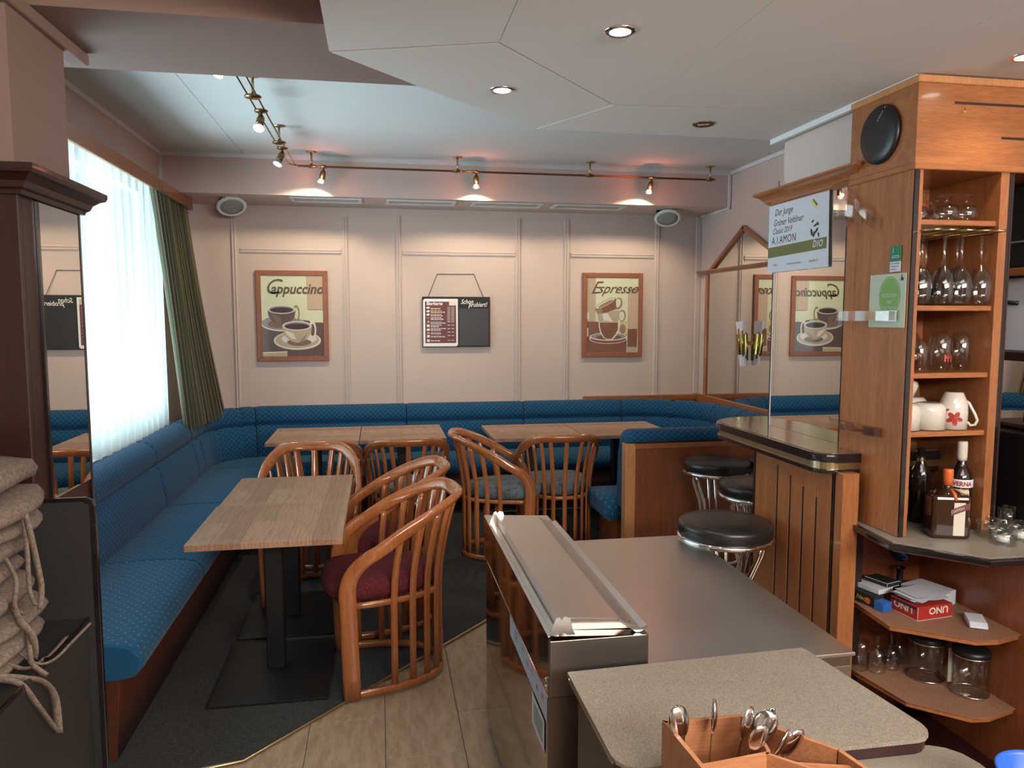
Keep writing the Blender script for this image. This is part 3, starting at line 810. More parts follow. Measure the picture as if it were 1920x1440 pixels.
MB().box(fx+.004, fx+.07, 2.43, 2.480, 0, 1.078, .003, 1).build('corner_post', 'cherry', bar)
MB().box(fx-.004, fx+.02, 3.066, 3.078, 0, 1.078, .001, 1).build('corner_strip', 'blackgloss', bar)
MB().box(fx+.02, 2.16, 3.055, 3.077, 0, 1.078).build('end_panel', 'darkpanel', bar)
# mirror panel standing on the counter
mi = thing('bar_mirror', 'tall frameless mirror standing on the raised bar counter', 'mirror', (1.79, 2.9, 1.146))
MB().box(1.788, 1.798, 2.652, 3.195, 1.1465, 2.175).build('mirror_glass', 'mirror', mi)
MB().box(1.786, 1.7995, 3.195, 3.198, 1.1465, 2.175).build('bright_edge', 'white_strip', mi)
MB().box(1.784, 1.7995, 3.1985, 3.204, 1.1465, 2.175).build('back_edge', 'black', mi)
MB().box(1.776, 1.7995, 2.625, 2.652, 1.1465, 2.175, .002, 1).build('black_edge', 'blackgloss', mi)
MB().box(1.776, 1.7995, 2.572, 2.623, 1.1465, 2.175, .002, 1).build('wood_edge', 'cherry', mi)
# cornice
co_ = thing('mirror_cornice', 'moulded wooden cornice above the bar mirror', 'cornice', (1.76, 2.9, 2.155))
prof = [(1.797, 2.152), (1.775, 2.152), (1.768, 2.160), (1.758, 2.164), (1.752, 2.176), (1.738, 2.190), (1.722, 2.198), (1.716, 2.204), (1.716, 2.212), (1.797, 2.212)]
rows = []
for x_, z_ in prof:
    a = 1.797-x_; rows.append([(1.80, 2.600-a, z_), (1.797-a, 2.600-a, z_), (1.797-a, 3.205+a, z_), (2.16, 3.205+a, z_)])
MB().grid(rows, smooth=False).build('moulding', 'cherry_y', co_)
MB().prism([(1.722, 2.53), (1.722, 3.28), (2.16, 3.28), (2.16, 3.165), (1.797, 3.165), (1.797, 2.53)], 2.204, 2.211).build('top_board', 'cherry_y', co_)

# ================================================================== TALL GLASS CABINET
X0, X1, Y0, Y1 = 1.75, 2.128, 2.25, 2.60
cab = thing('glass_cabinet', 'tall cherry wood cabinet of open glass shelves with closed head box', 'cabinet', (1.93, 2.42, .89))
MB().box(X0, X0+.02, Y0+.004, Y1, .892, 2.135, .001, 1).build('left_side', 'cherry', cab)
MB().box(X0-.002, X0+.0005, Y1-.055, Y1, .892, 2.135).build('side_stile', 'cherry', cab)
MB().box(X0+.001, X0+.019, Y0-.003, Y0+.006, .892, 2.135, .001, 1).build('front_edge_strip', 'blackgloss', cab)
MB().box(X0+.02, X0+.034, Y0, Y0+.02, .892, 2.135, .001, 1).build('inner_stile', 'cherry', cab)
MB().box(X1-.048, X1-.016, Y0, Y1, .892, 2.135, .001, 1).build('right_side', 'cherry', cab)
MB().box(X1-.015, X1, Y0+.004, Y1, .892, 2.135, .001, 1).build('black_strip', 'blackgloss', cab)
MB().box(X1+.001, X1+.008, Y0+.004, Y1, .892, 2.135, .001, 1).build('outer_edge', 'mahogany', cab)
MB().box(X0+.02, X1-.048, Y1-.012, Y1, .892, 2.135).build('back_panel', 'cherry', cab)
MB().box(X0+.021, X0+.115, Y1-.016, Y1-.0125, 1.475, 1.675).box(X0+.119, X0+.165, Y1-.016, Y1-.0125, 1.475, 1.675).build('grey_reflection_strip', 'greygrille', cab)  # flat grey strips standing in for a reflection in the cabinet back
for z in (1.974, 1.687, 1.457, 1.254):
    MB().box(X0+.021, X1-.0485, Y0+.010, Y1-.017, z-.018, z, .002, 1).build('shelf', 'cherry_x', cab)
# head box running on to the right
MB().box(X0, 3.04, Y0, Y1, 2.155, 2.42).build('head_box', 'cherry_x', cab)
MB().box(X0-.008, 3.04, Y0-.012, Y1, 2.412, 2.436, .003, 1).build('head_trim', 'edge', cab)
MB().box(X0-.006, 3.04, Y0-.008, Y1, 2.134, 2.158, .003, 1).build('foot_trim', 'cherry_x', cab)
MB().box(1.886, 3.03, Y0-.001, Y0+.004, 2.350, 2.358).box(2.07, 3.03, Y0-.001, Y0+.004, 2.243, 2.251).build('groove', 'slot', cab)
MB().tube([(1.912, 2.235, 2.335), (1.913, 2.232, 2.322), (1.905, 2.236, 2.318)], .0015, 5).build('hook', 'brass', cab)
# black loudspeaker disc
sp = thing('round_speaker', 'round black loudspeaker cover on the side of the wooden head box', 'speaker', (1.74, 2.42, 2.285), 0)
R90 = Matrix.Rotation(-PI/2, 4, 'Y')
MB().lathe([(0, .020), (.06, .021), (.093, .018), (.101, .010), (.101, 0), (0, 0)], (1.749, 2.425, 2.285), 48, R90).build('cover', 'black', sp)
for i in range(7):
    if i != 5: MB().box(1.7268, 1.7275, 2.418-.006*i, 2.422-.006*i, 2.330+.006*i, 2.335+.006*i).build('faint_mark', 'greygrille', sp)
# stemware hanger
han = thing('glass_hanger', 'brass rail hanger for upside-down wine glasses in the cabinet', 'rack', (1.92, 2.4, 1.94))
for i, x in enumerate((1.806, 1.862, 1.928, 1.99, 2.048)):
    MB().tube([(x-.024, 2.56, 1.937), (x-.024, 2.24, 1.935), (x-.016, 2.205, 1.934), (x, 2.195, 1.934), (x+.02, 2.20, 1.935), (x+.026, 2.24, 1.936), (x+.024, 2.56, 1.937)], .0035, 6).build('rail_loop', 'brassband', han)
MB().box(1.79, 2.07, 2.40, 2.42, 1.938, 1.956).build('crossbar', 'brassband', han)
def lathe_thing(name, prof, mat, loc, label, cat, group, part='glass', tilt=None, seg=24):
    o = MB().lathe(prof, (0, 0, 0), seg).build(name, mat, None)
    o.location = loc
    if tilt: o.rotation_euler = tilt
    return tag(o, label, cat, group)
wine = [(.0, -.005), (.033, -.004), (.036, -.006), (.033, -.009), (.008, -.013), (.0045, -.020), (.004, -.075), (.0045, -.105), (.010, -.118), (.022, -.132), (.033, -.155), (.038, -.185), (.037, -.215), (.033, -.25), (.0318, -.25), (.0358, -.215), (.0367, -.185), (.032, -.156), (.021, -.134), (.008, -.122), (0, -.118)]
wl = [('frontmost at the left end', 1.833, 2.30), ('second from the left in front', 1.858, 2.345), ('third from the left in front', 1.905, 2.285), ('in the middle of the row', 1.945, 2.33),
      ('second from the right in front', 1.965, 2.275), ('rear right', 2.02, 2.36), ('frontmost at the right end', 2.045, 2.28), ('back row, left end', 1.835, 2.46), ('back row, left of the middle', 1.88, 2.47),
      ('back row, middle', 1.93, 2.48), ('back row, right end', 1.985, 2.47)]
wme = None
for lb, x, y in wl:
    if wme is None: wme = lathe_thing('wine_glass', wine, 'glass', (x, y, 1.943), 'clear wine glass hanging upside down, '+lb, 'glass', 'wine glasses hanging in the cabinet')
    else:
        c = wme.copy(); col.objects.link(c); c.location = (x, y, 1.943); c['label'] = 'clear wine glass hanging upside down, '+lb
cog = [(0, .088), (.030, .089), (.031, .087), (.028, .084), (.005, .080), (.005, .064), (.010, .060), (.030, .054), (.038, .042), (.038, .025), (.032, .001), (.0305, .001), (.0362, .026), (.0362, .041), (.029, .052), (.008, .058), (0, .059)]
gm = None
for lb, x, y in (('right front', 2.005, 2.315), ('middle front', 1.925, 2.31), ('left, set back', 1.85, 2.36), ('behind the middle one', 1.915, 2.43), ('behind the right one', 1.99, 2.45)):
    if gm is None: gm = lathe_thing('goblet', cog, 'glass', (x, y, 1.975), 'short goblet upside down on the top shelf, '+lb, 'glass', 'goblets on the top shelf')
    else: c = gm.copy(); col.objects.link(c); c.location = (x, y, 1.975); c['label'] = 'short goblet upside down on the top shelf, '+lb
beer = [(0, .138), (.018, .140), (.026, .134), (.034, .115), (.038, .09), (.0385, .001), (.037, .001), (.0365, .09), (.032, .114), (.024, .131), (0, .134)]
def beerglass(x, y, sc_, lb, printed):
    t = thing('beer_mug_glass', lb, 'glass', (x, y, 1.458), 0, 'upturned beer glasses on the third shelf')
    mb = MB(); mb.lathe([(r*sc_, z*sc_) for r, z in beer], (0, 0, 0), 24); mb.build('body', 'glass', t, world=False)
    if printed:
        mb = MB(); 
        for q in range(5):
            a = -PI/2-.35+.14*q
            mb.grid([[(.0392*sc_*math.cos(a), .0392*sc_*math.sin(a), (.035+.012*(q % 2))), (.0392*sc_*math.cos(a+.15), .0392*sc_*math.sin(a+.15), (.035+.012*(q % 2)))],
                     [(.0392*sc_*math.cos(a), .0392*sc_*math.sin(a), (.060-.006*(q % 2))), (.0392*sc_*math.cos(a+.15), .0392*sc_*math.sin(a+.15), (.060-.006*(q % 2)))]])
        mb.build('red_print', 'red', t, world=False)
beerglass(1.942, 2.325, 1, 'upturned beer glass with red print in the middle of the third shelf', True)
beerglass(2.035, 2.34, 1, 'clear upturned beer glass at the right of the third shelf', False)
beerglass(1.845, 2.31, .82, 'smaller upturned glass at the left front of the third shelf', False)
beerglass(1.852, 2.45, 1, 'upturned beer glass at the back left of the third shelf', False)
beerglass(1.925, 2.46, 1, 'upturned beer glass with red print behind the middle one', True)
# mugs
def mug(name, prof, hp, loc, label, mat='offwhite', rot=0, tilt=0, group='white cups on the mug shelf', deco=None):
    t = thing(name, label, 'mug', loc, rot, group)
    if tilt: t.rotation_euler = (tilt, .25, rot)
    mb = MB(); mb.lathe(prof, (0, 0, 0), 32); mb.build('body', mat, t, world=False)
    if hp: MB().tube(hp, .0048, 8).build('handle', mat, t, world=False)
    if deco: deco(t)
cup = [(r*1.33, z*1.30) for r, z in [(0, .070), (.024, .072), (.031, .071), (.038, .064), (.0405, .052), (.0415, .001), (.0395, .001), (.0385, .045), (.034, .060), (0, .065)]]
mug('white_cup', cup, [(-.04, .03, .07), (-.06, .045, .065), (-.062, .046, .04), (-.045, .034, .026)], (1.908, 2.325, 1.255), 'white cup upside down in the middle of the mug shelf', group=None)
mug('white_cup', cup, None, (1.812, 2.33, 1.255), 'white cup upside down at the left front of the mug shelf', group=None)
mug('white_cup', cup, None, (1.935, 2.45, 1.262), 'white cup upside down at the back of the mug shelf', group=None)
mug('white_cup', cup, [(.045, 0, .07), (.066, 0, .066), (.070, 0, .04), (.052, 0, .03)], (1.835, 2.42, 1.352), 'grey-white cup lying tilted on top of the other cups', rot=.3, tilt=.4, group=None)
tall = [(0, .128), (.026, .130), (.030, .127), (.038, .108), (.0445, .088), (.0465, .06), (.0455, .001), (.043, .001), (.0428, .06), (.0415, .088), (.036, .108), (0, .122)]
def petals(t):
    mb = MB()
    def patch(u, v, ru, rv, rot=0):
        pts = ell(u, v, ru, rv, n=12, rot=rot); vs = []
        for a, z in pts:
            ang = math.radians(266)+a/.046; vs.append(mb.bm.verts.new((.0472*math.cos(ang), .0472*math.sin(ang), z)))
        mb.bm.faces.new(vs)
    for a in range(5):
        q = math.radians(a*72+60); patch(.010+.014*math.cos(q), .040+.013*math.sin(q), .013, .008, a*72+60)
    for a in range(3):
        q = math.radians(a*120+30); patch(-.018+.006*math.cos(q), .066+.006*math.sin(q), .007, .0035, a*120+30)
    mb.build('red_flower', 'red', t, world=False)
mug('flower_mug', tall, [(.037, 0, .100), (.046, 0, .094), (.066, .0, .055), (.074, 0, .034), (.068, 0, .018), (.054, 0, .014), (.044, 0, .026)], (1.998, 2.315, 1.255),
    'tall white mug with red flower print, upside down with its handle to the right', rot=-.75, group=None, deco=petals)
# bottles
def bottle(name, prof, body, loc, label, parts, seg=28, rot=0):
    t = thing(name, label, 'bottle', loc, rot, None)
    MB().lathe(prof, (0, 0, 0), seg).build('body', body, t, world=False)
    for pn, pm, pp in parts: MB().lathe(pp, (0, 0, 0), seg).build(pn, pm, t, world=False)
    return t
M['darkglass'] = plain('dark_bottle_glass', (.012, .007, .005), .06, spec=.6, coat=.5)
M['brownglass'] = plain('brown_bottle_glass', (.03, .012, .005), .06, spec=.6, coat=.5)
M['cream'] = plain('cream_label', (.55, .50, .42), .6)
def wrap_text(name, body, size, mat, r, zc, parent, facing, shear=0, bold=0, sx=1):
    """lettering bent round a bottle of radius r, centred on angle facing"""
    ob = text(name, body, size, mat, (0, 0, 0), (1, 0, 0), (0, 1, 0), None, shear, 'CENTER', bold, sx)
    for v in ob.data.vertices:
        a = facing+v.co.x/r; v.co = Vector(((r+.0004)*math.cos(a), (r+.0004)*math.sin(a), zc+v.co.y))
    ob.parent = parent; return ob
fac = math.radians(228)
av = bottle('liqueur_bottle', [(0, .001), (.036, .001), (.038, .006), (.038, .185), (.034, .205), (.020, .228), (.0145, .24), (.0140, .30), (0, .30)], 'darkglass', (2.035, 2.305, .891),
            'tall dark liqueur bottle with red lettered white neck label', [
    ('cap', 'cream', [(0, .318), (.0155, .318), (.0165, .31), (.0165, .262), (.0150, .25), (0, .25)]),
    ('neck_label', 'paper', [(.0384, .158), (.0384, .184), (.0378, .186)])])
wrap_text('lettering', 'AVERNA', .021, 'red', .0386, .164, av, fac, bold=.0008, sx=.95)
mb = MB()
def bent(mb, r, a0, a1, z0, z1, n=10):
    mb.grid([[(r*math.cos(a0+(a1-a0)*i/n), r*math.sin(a0+(a1-a0)*i/n), z) for i in range(n+1)] for z in (z0, z1)])
bent(mb, .0385, fac-.85, fac+.75, .060, .152); mb.build('front_label', 'labelyellow', av, world=False)
mb = MB(); bent(mb, .0387, fac-.9, fac+.8, .128, .146); mb.build('label_band', 'cream', av, world=False)
wrap_text('label_lettering', 'Amaro Siciliano', .011, 'ink', .0389, .132, av, fac, .2, .0004, .8)
# square bottle with orange cap
sq = thing('square_bottle', 'square dark liqueur bottle with orange cap and diagonal ribbon label', 'bottle', (1.928, 2.240, .891), math.radians(-18))
mb = MB(); mb.box(-.063, .063, -.047, .047, 0, .152, .014, 3)
mb.lathe([(.046, .148), (.036, .160), (.018, .168), (.0135, .174), (.0130, .20), (0, .20)], (0, 0, 0), 20); mb.build('body', 'brownglass', sq, world=False)
MB().lathe([(0, .235), (.015, .235), (.016, .23), (.016, .198), (.0155, .197), (.0155, .180), (0, .180)], (0, 0, 0), 20).build('cap', 'orange', sq, world=False)
MB().box(.004, .040, -.0485, -.0472, .014, .128).build('label', 'cream', sq, world=False)
MB().prism([(-.006, .082), (.054, .108), (.054, .130), (-.006, .104)], .0486, .0496, T=lambda a, b_, c: (a, -c, b_)).build('ribbon', 'darkred', sq, world=False)
text('lettering', 'COINTREAU', .013, 'cream', (-.004, -.0497, .090), Vector((1, 0, .448)).normalized(), Vector((-.448, 0, 1)).normalized(), None, sx=.62).parent = sq
MB().tube([(.010, -.0475, .135), (.006, -.043, .155), (.002, -.020, .168)], .006, 8).build('seal', 'orange', sq, world=False)
bottle('dark_bottle', [(0, .001), (.036, .001), (.036, .18), (.030, .20), (.013, .24), (.013, .29), (0, .29)], 'darkglass', (1.835, 2.37, .891), 'dark bottle with brown label behind the left cabinet edge',
       [('label', 'frame', [(.0363, .05), (.0363, .14)])])
bottle('dark_bottle', [(0, .001), (.038, .001), (.038, .17), (.03, .20), (.014, .235), (.014, .30), (0, .30)], 'darkglass', (1.90, 2.46, .891), 'dark bottle with silver neck collar at the back of the cabinet',
       [('collar', 'greygrille', [(.0143, .225), (.0155, .24), (.0150, .262)])])
bottle('dark_bottle', [(0, .001), (.036, .001), (.036, .175), (.028, .20), (.013, .23), (.013, .275), (0, .275)], 'darkglass', (1.965, 2.42, .891), 'dark bottle with gold neck ring behind the square bottle',
       [('collar', 'brassband', [(.0135, .222), (.0145, .23), (.0140, .240)])])

# ================================================================== CORNER BASE UNIT WITH OPEN SHELVES
base = thing('corner_shelf_unit', 'open corner base shelves under the dark edged worktop', 'shelf unit', (1.95, 2.3, 0))
cpoly = [(1.70, 2.60), (1.722, 2.555), (1.678, 2.20), (1.878, 1.985), (3.02, 1.965), (3.02, 2.60)]
MB().prism(cpoly, .866, .8875, .004).build('worktop_edge', 'blackgloss', base)
MB().prism([(1.725, 2.595), (1.738, 2.55), (1.700, 2.208), (1.889, 2.004), (3.018, 1.984), (3.018, 2.595)], .884, .8905).build('worktop', 'laminate', base)
MB().prism([(1.73, 2.595), (1.745, 2.55), (1.71, 2.215), (1.90, 2.02), (3.01, 2.0), (3.01, 2.595)], .855, .866).build('under_trim', 'edge', base)
for z, pl in ((.575, [(1.760, 2.598), (1.762, 2.54), (1.742, 2.258), (1.945, 2.098), (2.02, 2.09), (2.125, 2.115), (2.125, 2.598)]),
              (.310, [(1.760, 2.598), (1.760, 2.45), (1.796, 2.225), (1.935, 2.092), (2.00, 2.085), (2.125, 2.118), (2.125, 2.598)])):
    MB().prism(pl, z-.02, z, .003).build('shelf', 'cherry_x', base)
    MB().prism(shrink(pl, -.006), z, z+.002).build('shelf_mat', 'linofoil', base)
MB().box(2.126, 2.150, 1.55, 2.60, 0, .855).build('side_panel', 'darkpanel', base)
MB().box(1.735, 2.126, 2.598, 2.618, 0, .855).build('back_panel', 'darkpanel', base)
MB().box(1.735, 1.760, 2.53, 2.60, 0, .855, .003, 1).build('corner_post', 'cherry', base)
MB().box(1.775, 2.12, 2.14, 2.59, 0, .08).build('plinth', 'mahogany', base)
# things on the upper shelf
def cbox(name, x, y, z, w_, d_, h_, rot, mats, label, cat, bev=.001):
    t = thing(name, label, cat, (x, y, z), rot)
    MB().box(-w_/2, w_/2, -d_/2, d_/2, 0, h_, bev, 1).build('box', mats, t, world=False); return t
z1 = .578
un = cbox('card_game_box', 1.925, 2.335, z1, .155, .125, .050, .12, 'red', 'red card game box with upside-down lettering on the upper open shelf', 'box')
for O, U in (((.058, -.0626, .042), (-1, 0, 0)), ((-.0776, -.04, .042), (0, 1, 0))):
    N_ = Vector(U).cross(Vector((0, 0, -1)))
    text('lettering', 'UNO', .034, 'cream', Vector(O), U, (0, 0, -1), None, .0, bold=.001, sx=1.1).parent = un
MB().box(-.078, -.0765, -.063, -.0615, 0, .050).box(-.0782, -.0772, -.0625, .0625, 0, .002).box(-.0782, .0775, -.0632, -.0622, 0, .0018).build('pale_border', 'cream', un, world=False)
MB().box(-.0784, -.0774, -.055, .06, .038, .047).build('label_strip', 'ink', un, world=False)
nb = cbox('card_box', 1.795, 2.455, z1, .05, .10, .042, .25, 'ink', 'small black card box with yellow lettering at the left end of the shelf', 'box')
text('lettering', 'Neo', .024, 'yellow', (-.0252, .030, .014), (0, -1, 0), (0, 0, 1), None, .3).parent = nb
MB().lathe([(0, .001), (.012, .0)], (-.0255, -.022, .018), 16, Matrix.Rotation(-PI/2, 4, 'Y')).build('orange_dot', 'orange', nb, world=False)
cbox('card_pack', 1.803, 2.378, z1, .045, .040, .034, .25, 'bluebox', 'small blue card pack between black box and red game box', 'box')
cbox('paperback', 1.83, 2.475, z1+.044, .075, .115, .018, .25, 'paper', 'white paperback lying on the black card box', 'book')
pk = cbox('playing_cards', 1.868, 2.475, z1+.0635, .068, .095, .018, .3, 'ink', 'dark blue playing card box with white edging on the paperback', 'box')
MB().box(-.0345, .0345, -.048, -.0474, .0, .002).box(-.0345, .0345, -.048, -.0474, .016, .018).box(-.0348, -.0342, -.048, .048, .0, .002).box(-.0348, -.0342, -.048, .048, .016, .018).box(-.0348, -.0342, -.048, -.046, .002, .016).build('white_edging', 'paper', pk, world=False)
# napkins: thin curved leaves
nap = thing('paper_napkins', 'loose pile of white paper napkins on the red game box', 'napkins', (1.93, 2.35, z1+.051))
for i in range(7):
    a = .25+random.uniform(-.22, .22); ox, oy = random.uniform(-.012, .012), random.uniform(-.012, .012); rows = []
    for r in range(6):
        rows.append([(ox+math.cos(a)*(u-.5)*.16-math.sin(a)*(r/5-.5)*.09, oy+math.sin(a)*(u-.5)*.16+math.cos(a)*(r/5-.5)*.09, .003+i*.0032+.006*math.sin(u*3+i)**2) for u in [q/7 for q in range(8)]])
    MB().grid(rows).build('napkin', 'paper', nap, world=False)
mb = MB(); mb.box(-.045, .045, -.03, .03, 0, .02, .001, 1)
cg = thing('cigarette_packet', 'white packet lying at the right end of the upper open shelf', 'box', (2.045, 2.215, z1), -.55)
MB().box(-.028, .028, -.044, .044, 0, .020, .001, 1).build('packet', 'paper', cg, world=False)
MB().prism([(-.044, .020), (-.060, .012), (-.060, .004), (-.044, 0)], -.027, .027, T=lambda a, b_, c: (c, a, b_)).build('flap', 'paper', cg, world=False)
cbox('paper_stack', 2.03, 2.43, z1, .12, .14, .055, .3, 'paper', 'stack of white papers at the back of the upper open shelf', 'papers')
gl = thing('crystal_ball_ornament', 'dark blue shiny ball ornament at the back of the upper shelf', 'ornament', (1.985, 2.53, z1))
MB().lathe([(0, 0), (.028, 0), (.03, .01), (.012, .03), (.012, .09), (.02, .10)], (0, 0, 0), 20).build('foot', 'black', gl, world=False)
MB().lathe([(.042*math.sin(PI*i/14), .165-.042*math.cos(PI*i/14)+.0) for i in range(15)], (0, 0, 0), 14).build('ball', plain('blue_facets', (.02, .06, .16), .15, metal=.6), gl, world=False)
# things on the lower shelf
z2 = .313
flute = [(0, .150), (.030, .151), (.032, .149), (.028, .146), (.005, .140), (.0045, .105), (.010, .095), (.027, .075), (.034, .050), (.034, .03), (.030, .001), (.0285, .001), (.0325, .03), (.0325, .05), (.025, .073), (.006, .095), (0, .098)]
for i, (x, y, lb) in enumerate(((1.835, 2.44, 'left of the pair'), (1.905, 2.455, 'right of the pair'), (1.97, 2.50, 'behind the canister'))):
    o = lathe_thing('brandy_glass', flute, 'glass', (x, y, z2), 'upturned stem glass on the lowest shelf, '+lb, 'glass', 'stem glasses on the lowest shelf')
lathe_thing('tumbler', [(0, .11), (.030, .112), (.034, .11), (.031, .001), (.029, .001), (.032, .108), (0, .108)], 'glass', (1.785, 2.47, z2), 'plain upturned tumbler at the left end of the lowest shelf', 'glass', None)
for x, y, lb, r in ((1.985, 2.365, 'smoked glass canister with dark lid, left of the two on the lowest shelf', .062), (2.055, 2.235, 'clear glass canister with dark lid, at the right front of the lowest shelf', .060)):
    t = thing('glass_canister', lb, 'canister', (x, y, z2), 0)
    MB().lathe([(0, .003), (r-.004, .003), (r, .010), (r, .140), (r-.002, .146), (r-.004, .146), (r-.003, .140), (r-.003, .010), (0, .007)], (0, 0, 0), 32).build('jar', 'glass', t, world=False)
    MB().lathe([(0, .172), (r*.8, .170), (r+.001, .162), (r+.002, .150), (r, .146), (0, .146)], (0, 0, 0), 32).build('lid', 'black', t, world=False)
    MB().lathe([(r+.001, .141), (r+.0025, .144), (r+.001, .1465), (r-.001, .141)], (0, 0, 0), 32).build('rim_ring', 'chrome', t, world=False)
    MB().lathe([(r+.0005, .003), (r+.0025, .006), (r+.0005, .009), (r-.001, .003)], (0, 0, 0), 32).build('base_ring', 'chrome', t, world=False)
MB_ = MB().box(2.018, 2.034, 2.296, 2.300, z2+.012, z2+.14, .001, 1).build('wooden_strip', 'cream')
tag(MB_, 'pale upright strip between the two glass canisters', 'strip')
# tealight glasses on the worktop
def tealight(x, y, lb, candle):
    t = thing('tealight_glass', lb, 'glass', (x, y, .891), 0)
    MB().lathe([(r*1.25, z*1.15) for r, z in [(0, .004), (.030, .004), (.033, .001), (.034, .006), (.032, .020), (.033, .052), (.0315, .052), (.0305, .020), (.030, .008), (0, .008)]], (0, 0, 0), 28).build('body', 'glass', t, world=False)
    if candle: MB().lathe([(0, .026), (.017, .026), (.019, .024), (.019, .009), (0, .009)], (0, 0, 0), 20).build('tealight', 'white', t, world=False)
tealight(2.050, 2.125, 'glass tealight holder with white candle, nearest on the worktop', True)
tealight(2.075, 2.215, 'empty glass holder behind the white candle', False)
tealight(2.142, 2.155, 'glass tealight holder with pale candle, rightmost on the worktop', True)
# back bar beyond the cabinet
bb = thing('back_bar_mirror', 'mirror panel on the wall of the back bar, right of the glass cabinet', 'mirror', (2.55, 2.7, 1.2))
MB().box(2.55, 2.56, 2.28, 3.10, 1.10, 1.485).build('mirror_glass', 'mirror', bb)
MB().box(2.562, 2.60, 2.26, 3.12, .89, 2.15).build('back_board', 'mahogany', bb)
bs = thing('back_bar_shelves', 'wooden shelves of the back bar seen right of the cabinet', 'shelf', (2.4, 2.7, 1.5))
MB().box(2.20, 2.56, 2.62, 2.64, .89, 1.12).build('upright', 'mahogany', bs)
MB().box(2.30, 2.561, 2.30, 3.10, 1.800, 1.828, .003, 1).build('shelf', 'cherry_y', bs)
MB().box(2.30, 2.561, 2.30, 3.10, 1.487, 1.52, .003, 1).build('shelf', 'mahogany', bs)
bx_ = thing('black_appliance', 'black appliance on the top shelf of the back bar', 'appliance', (2.42, 2.7, 1.83))
MB().box(2.32, 2.55, 2.32, 3.05, 1.829, 2.13, .01).build('housing', 'black', bx_)
MB().box(2.315, 2.321, 2.34, 3.0, 1.92, 1.926).build('trim_line', 'greygrille', bx_)
wb2 = thing('white_box', 'white cardboard box with black hanger print on the back bar shelf', 'box', (2.43, 2.7, 1.52))
MB().box(2.36, 2.54, 2.34, 2.98, 1.521, 1.795, .003, 1).build('carton', 'paper', wb2)
MB().tube([(2.357, 2.80, 1.70), (2.357, 2.60, 1.727), (2.357, 2.52, 1.705), (2.357, 2.44, 1.70)], .008, 8).build('hanger', 'black', wb2)
MB().tube([(2.355, 2.58, 1.725), (2.352, 2.57, 1.75), (2.352, 2.585, 1.765), (2.355, 2.60, 1.75)], .004, 6).build('hanger_hook', 'black', wb2)
cm = thing('coffee_machine', 'black coffee machine on the back bar worktop, at the right picture edge', 'coffee machine', (2.4, 2.35, .891))
MB().box(2.215, 2.56, 2.10, 2.52, .891, 1.245, .018, 3).build('housing', 'blackgloss', cm)
MB().box(2.26, 2.52, 2.10, 2.48, 1.246, 1.262, .008, 2).build('lid', 'mahogany', cm)
MB().lathe([(0, .036), (.018, .036), (.021, .030), (.021, 0), (0, 0)], (2.36, 2.36, 1.262), 20).build('lid_knob', 'black', cm)
for z in (1.10, .99): MB().box(2.24, 2.27, 2.092, 2.101, z, z+.008, .002, 1).build('button', 'chrome', cm)
lathe_thing('water_glass', [(0, .004), (.026, .004), (.03, .09), (.029, .09), (.025, .008), (0, .008)], 'glass', (2.175, 2.245, .891), 'plain glass standing beside the black coffee machine', 'glass', None)

# ------------------------------------------------------------------ notices on the cabinet side and mirror
sg = thing('wine_sign', 'white wine advertising sign hanging askew over the bar mirror', 'sign', (1.748, 2.95, 2.0))
Us, Vs = Vector((0, -1, 0)), Vector((0, 0, 1))
c0 = (1.7445, 3.172, 1.848)
def sgp(u, v): return Vector(c0)+Us*u+Vs*v
ww, hh = .452, .305
MB().prism([(3.178, 1.846), (3.176, 2.150), (2.722, 2.153), (2.711, 1.845)], 1.745, 1.7475, T=lambda a, b_, c: (c, a, b_)).build('board', 'paper', sg)
flats('green_band', [('greenprint', [(0, .066), (ww, .073), (ww, .118), (0, .112)])], (1.7449, 3.177, 1.846), Us, Vs, sg)
for s_, u, v, z, b_, shr in (('Der Junge', .050, .248, .042, 0, .25), ('Grüner Veltliner', .040, .203, .041, 0, .25), ('Classic 2019', .036, .168, .036, 0, .25), ('A.I.AMON', .030, .124, .048, 0, 0)):
    text('lettering', s_, z, 'ink', (1.7449, 3.177-u, 1.846+v), Us, Vs, sg, shr, bold=b_, sx=.86, spacing=1.0 if s_ != 'A.I.AMON' else 1.12)
text('lettering', 'bio', .058, 'paper', (1.7446, 2.825, 1.930), Us, Vs, sg, .25)
for s_, u in (('Wein', .045), ('www.a-amon.at', .16), ('Poysdorf', .33)):
    text('lettering', s_, .018, 'greygrille', (1.7446, 3.177-u, 1.872), Us, Vs, sg)
flats('colour_marks', [('yellow', [(.335, .270), (.343, .276), (.375, .248), (.367, .242)]), ('greenprint', [(.343, .276), (.350, .281), (.382, .253), (.375, .248)]),
      ('ink', ell(.345, .146, .007, .016, n=10, rot=20)), ('ink', ell(.362, .137, .006, .013, n=10, rot=-25)), ('ink', ell(.380, .150, .005, .015, n=10, rot=-50)),
      ('ink', ell(.372, .172, .004, .014, n=10, rot=-70)), ('ink', ell(.395, .132, .004, .010, n=10, rot=10)), ('ink', ell(.352, .190, .003, .009, n=10, rot=-60)), ('ink', ell(.388, .176, .004, .009, n=10, rot=30))],
      (1.7449, 3.177, 1.846), Us, Vs, sg)
MB().tube([(1.745, 3.10, 2.215), (1.745, 3.10, 2.245)], .002, 5).build('nail', 'black', sg)
sg.location = (1.781, 3.006, 2.0067); sg.scale = (1.019, 1.019, 1.019)
gs = thing('smoking_notice', 'small green smoking notice on the cabinet side', 'sticker', (1.747, 2.32, 1.84))
MB().box(1.7455, 1.7475, 2.293, 2.347, 1.838, 1.890).build('green_field', 'green', gs)
MB().box(1.7455, 1.7475, 2.293, 2.347, 1.803, 1.8375).build('white_field', 'paper', gs)
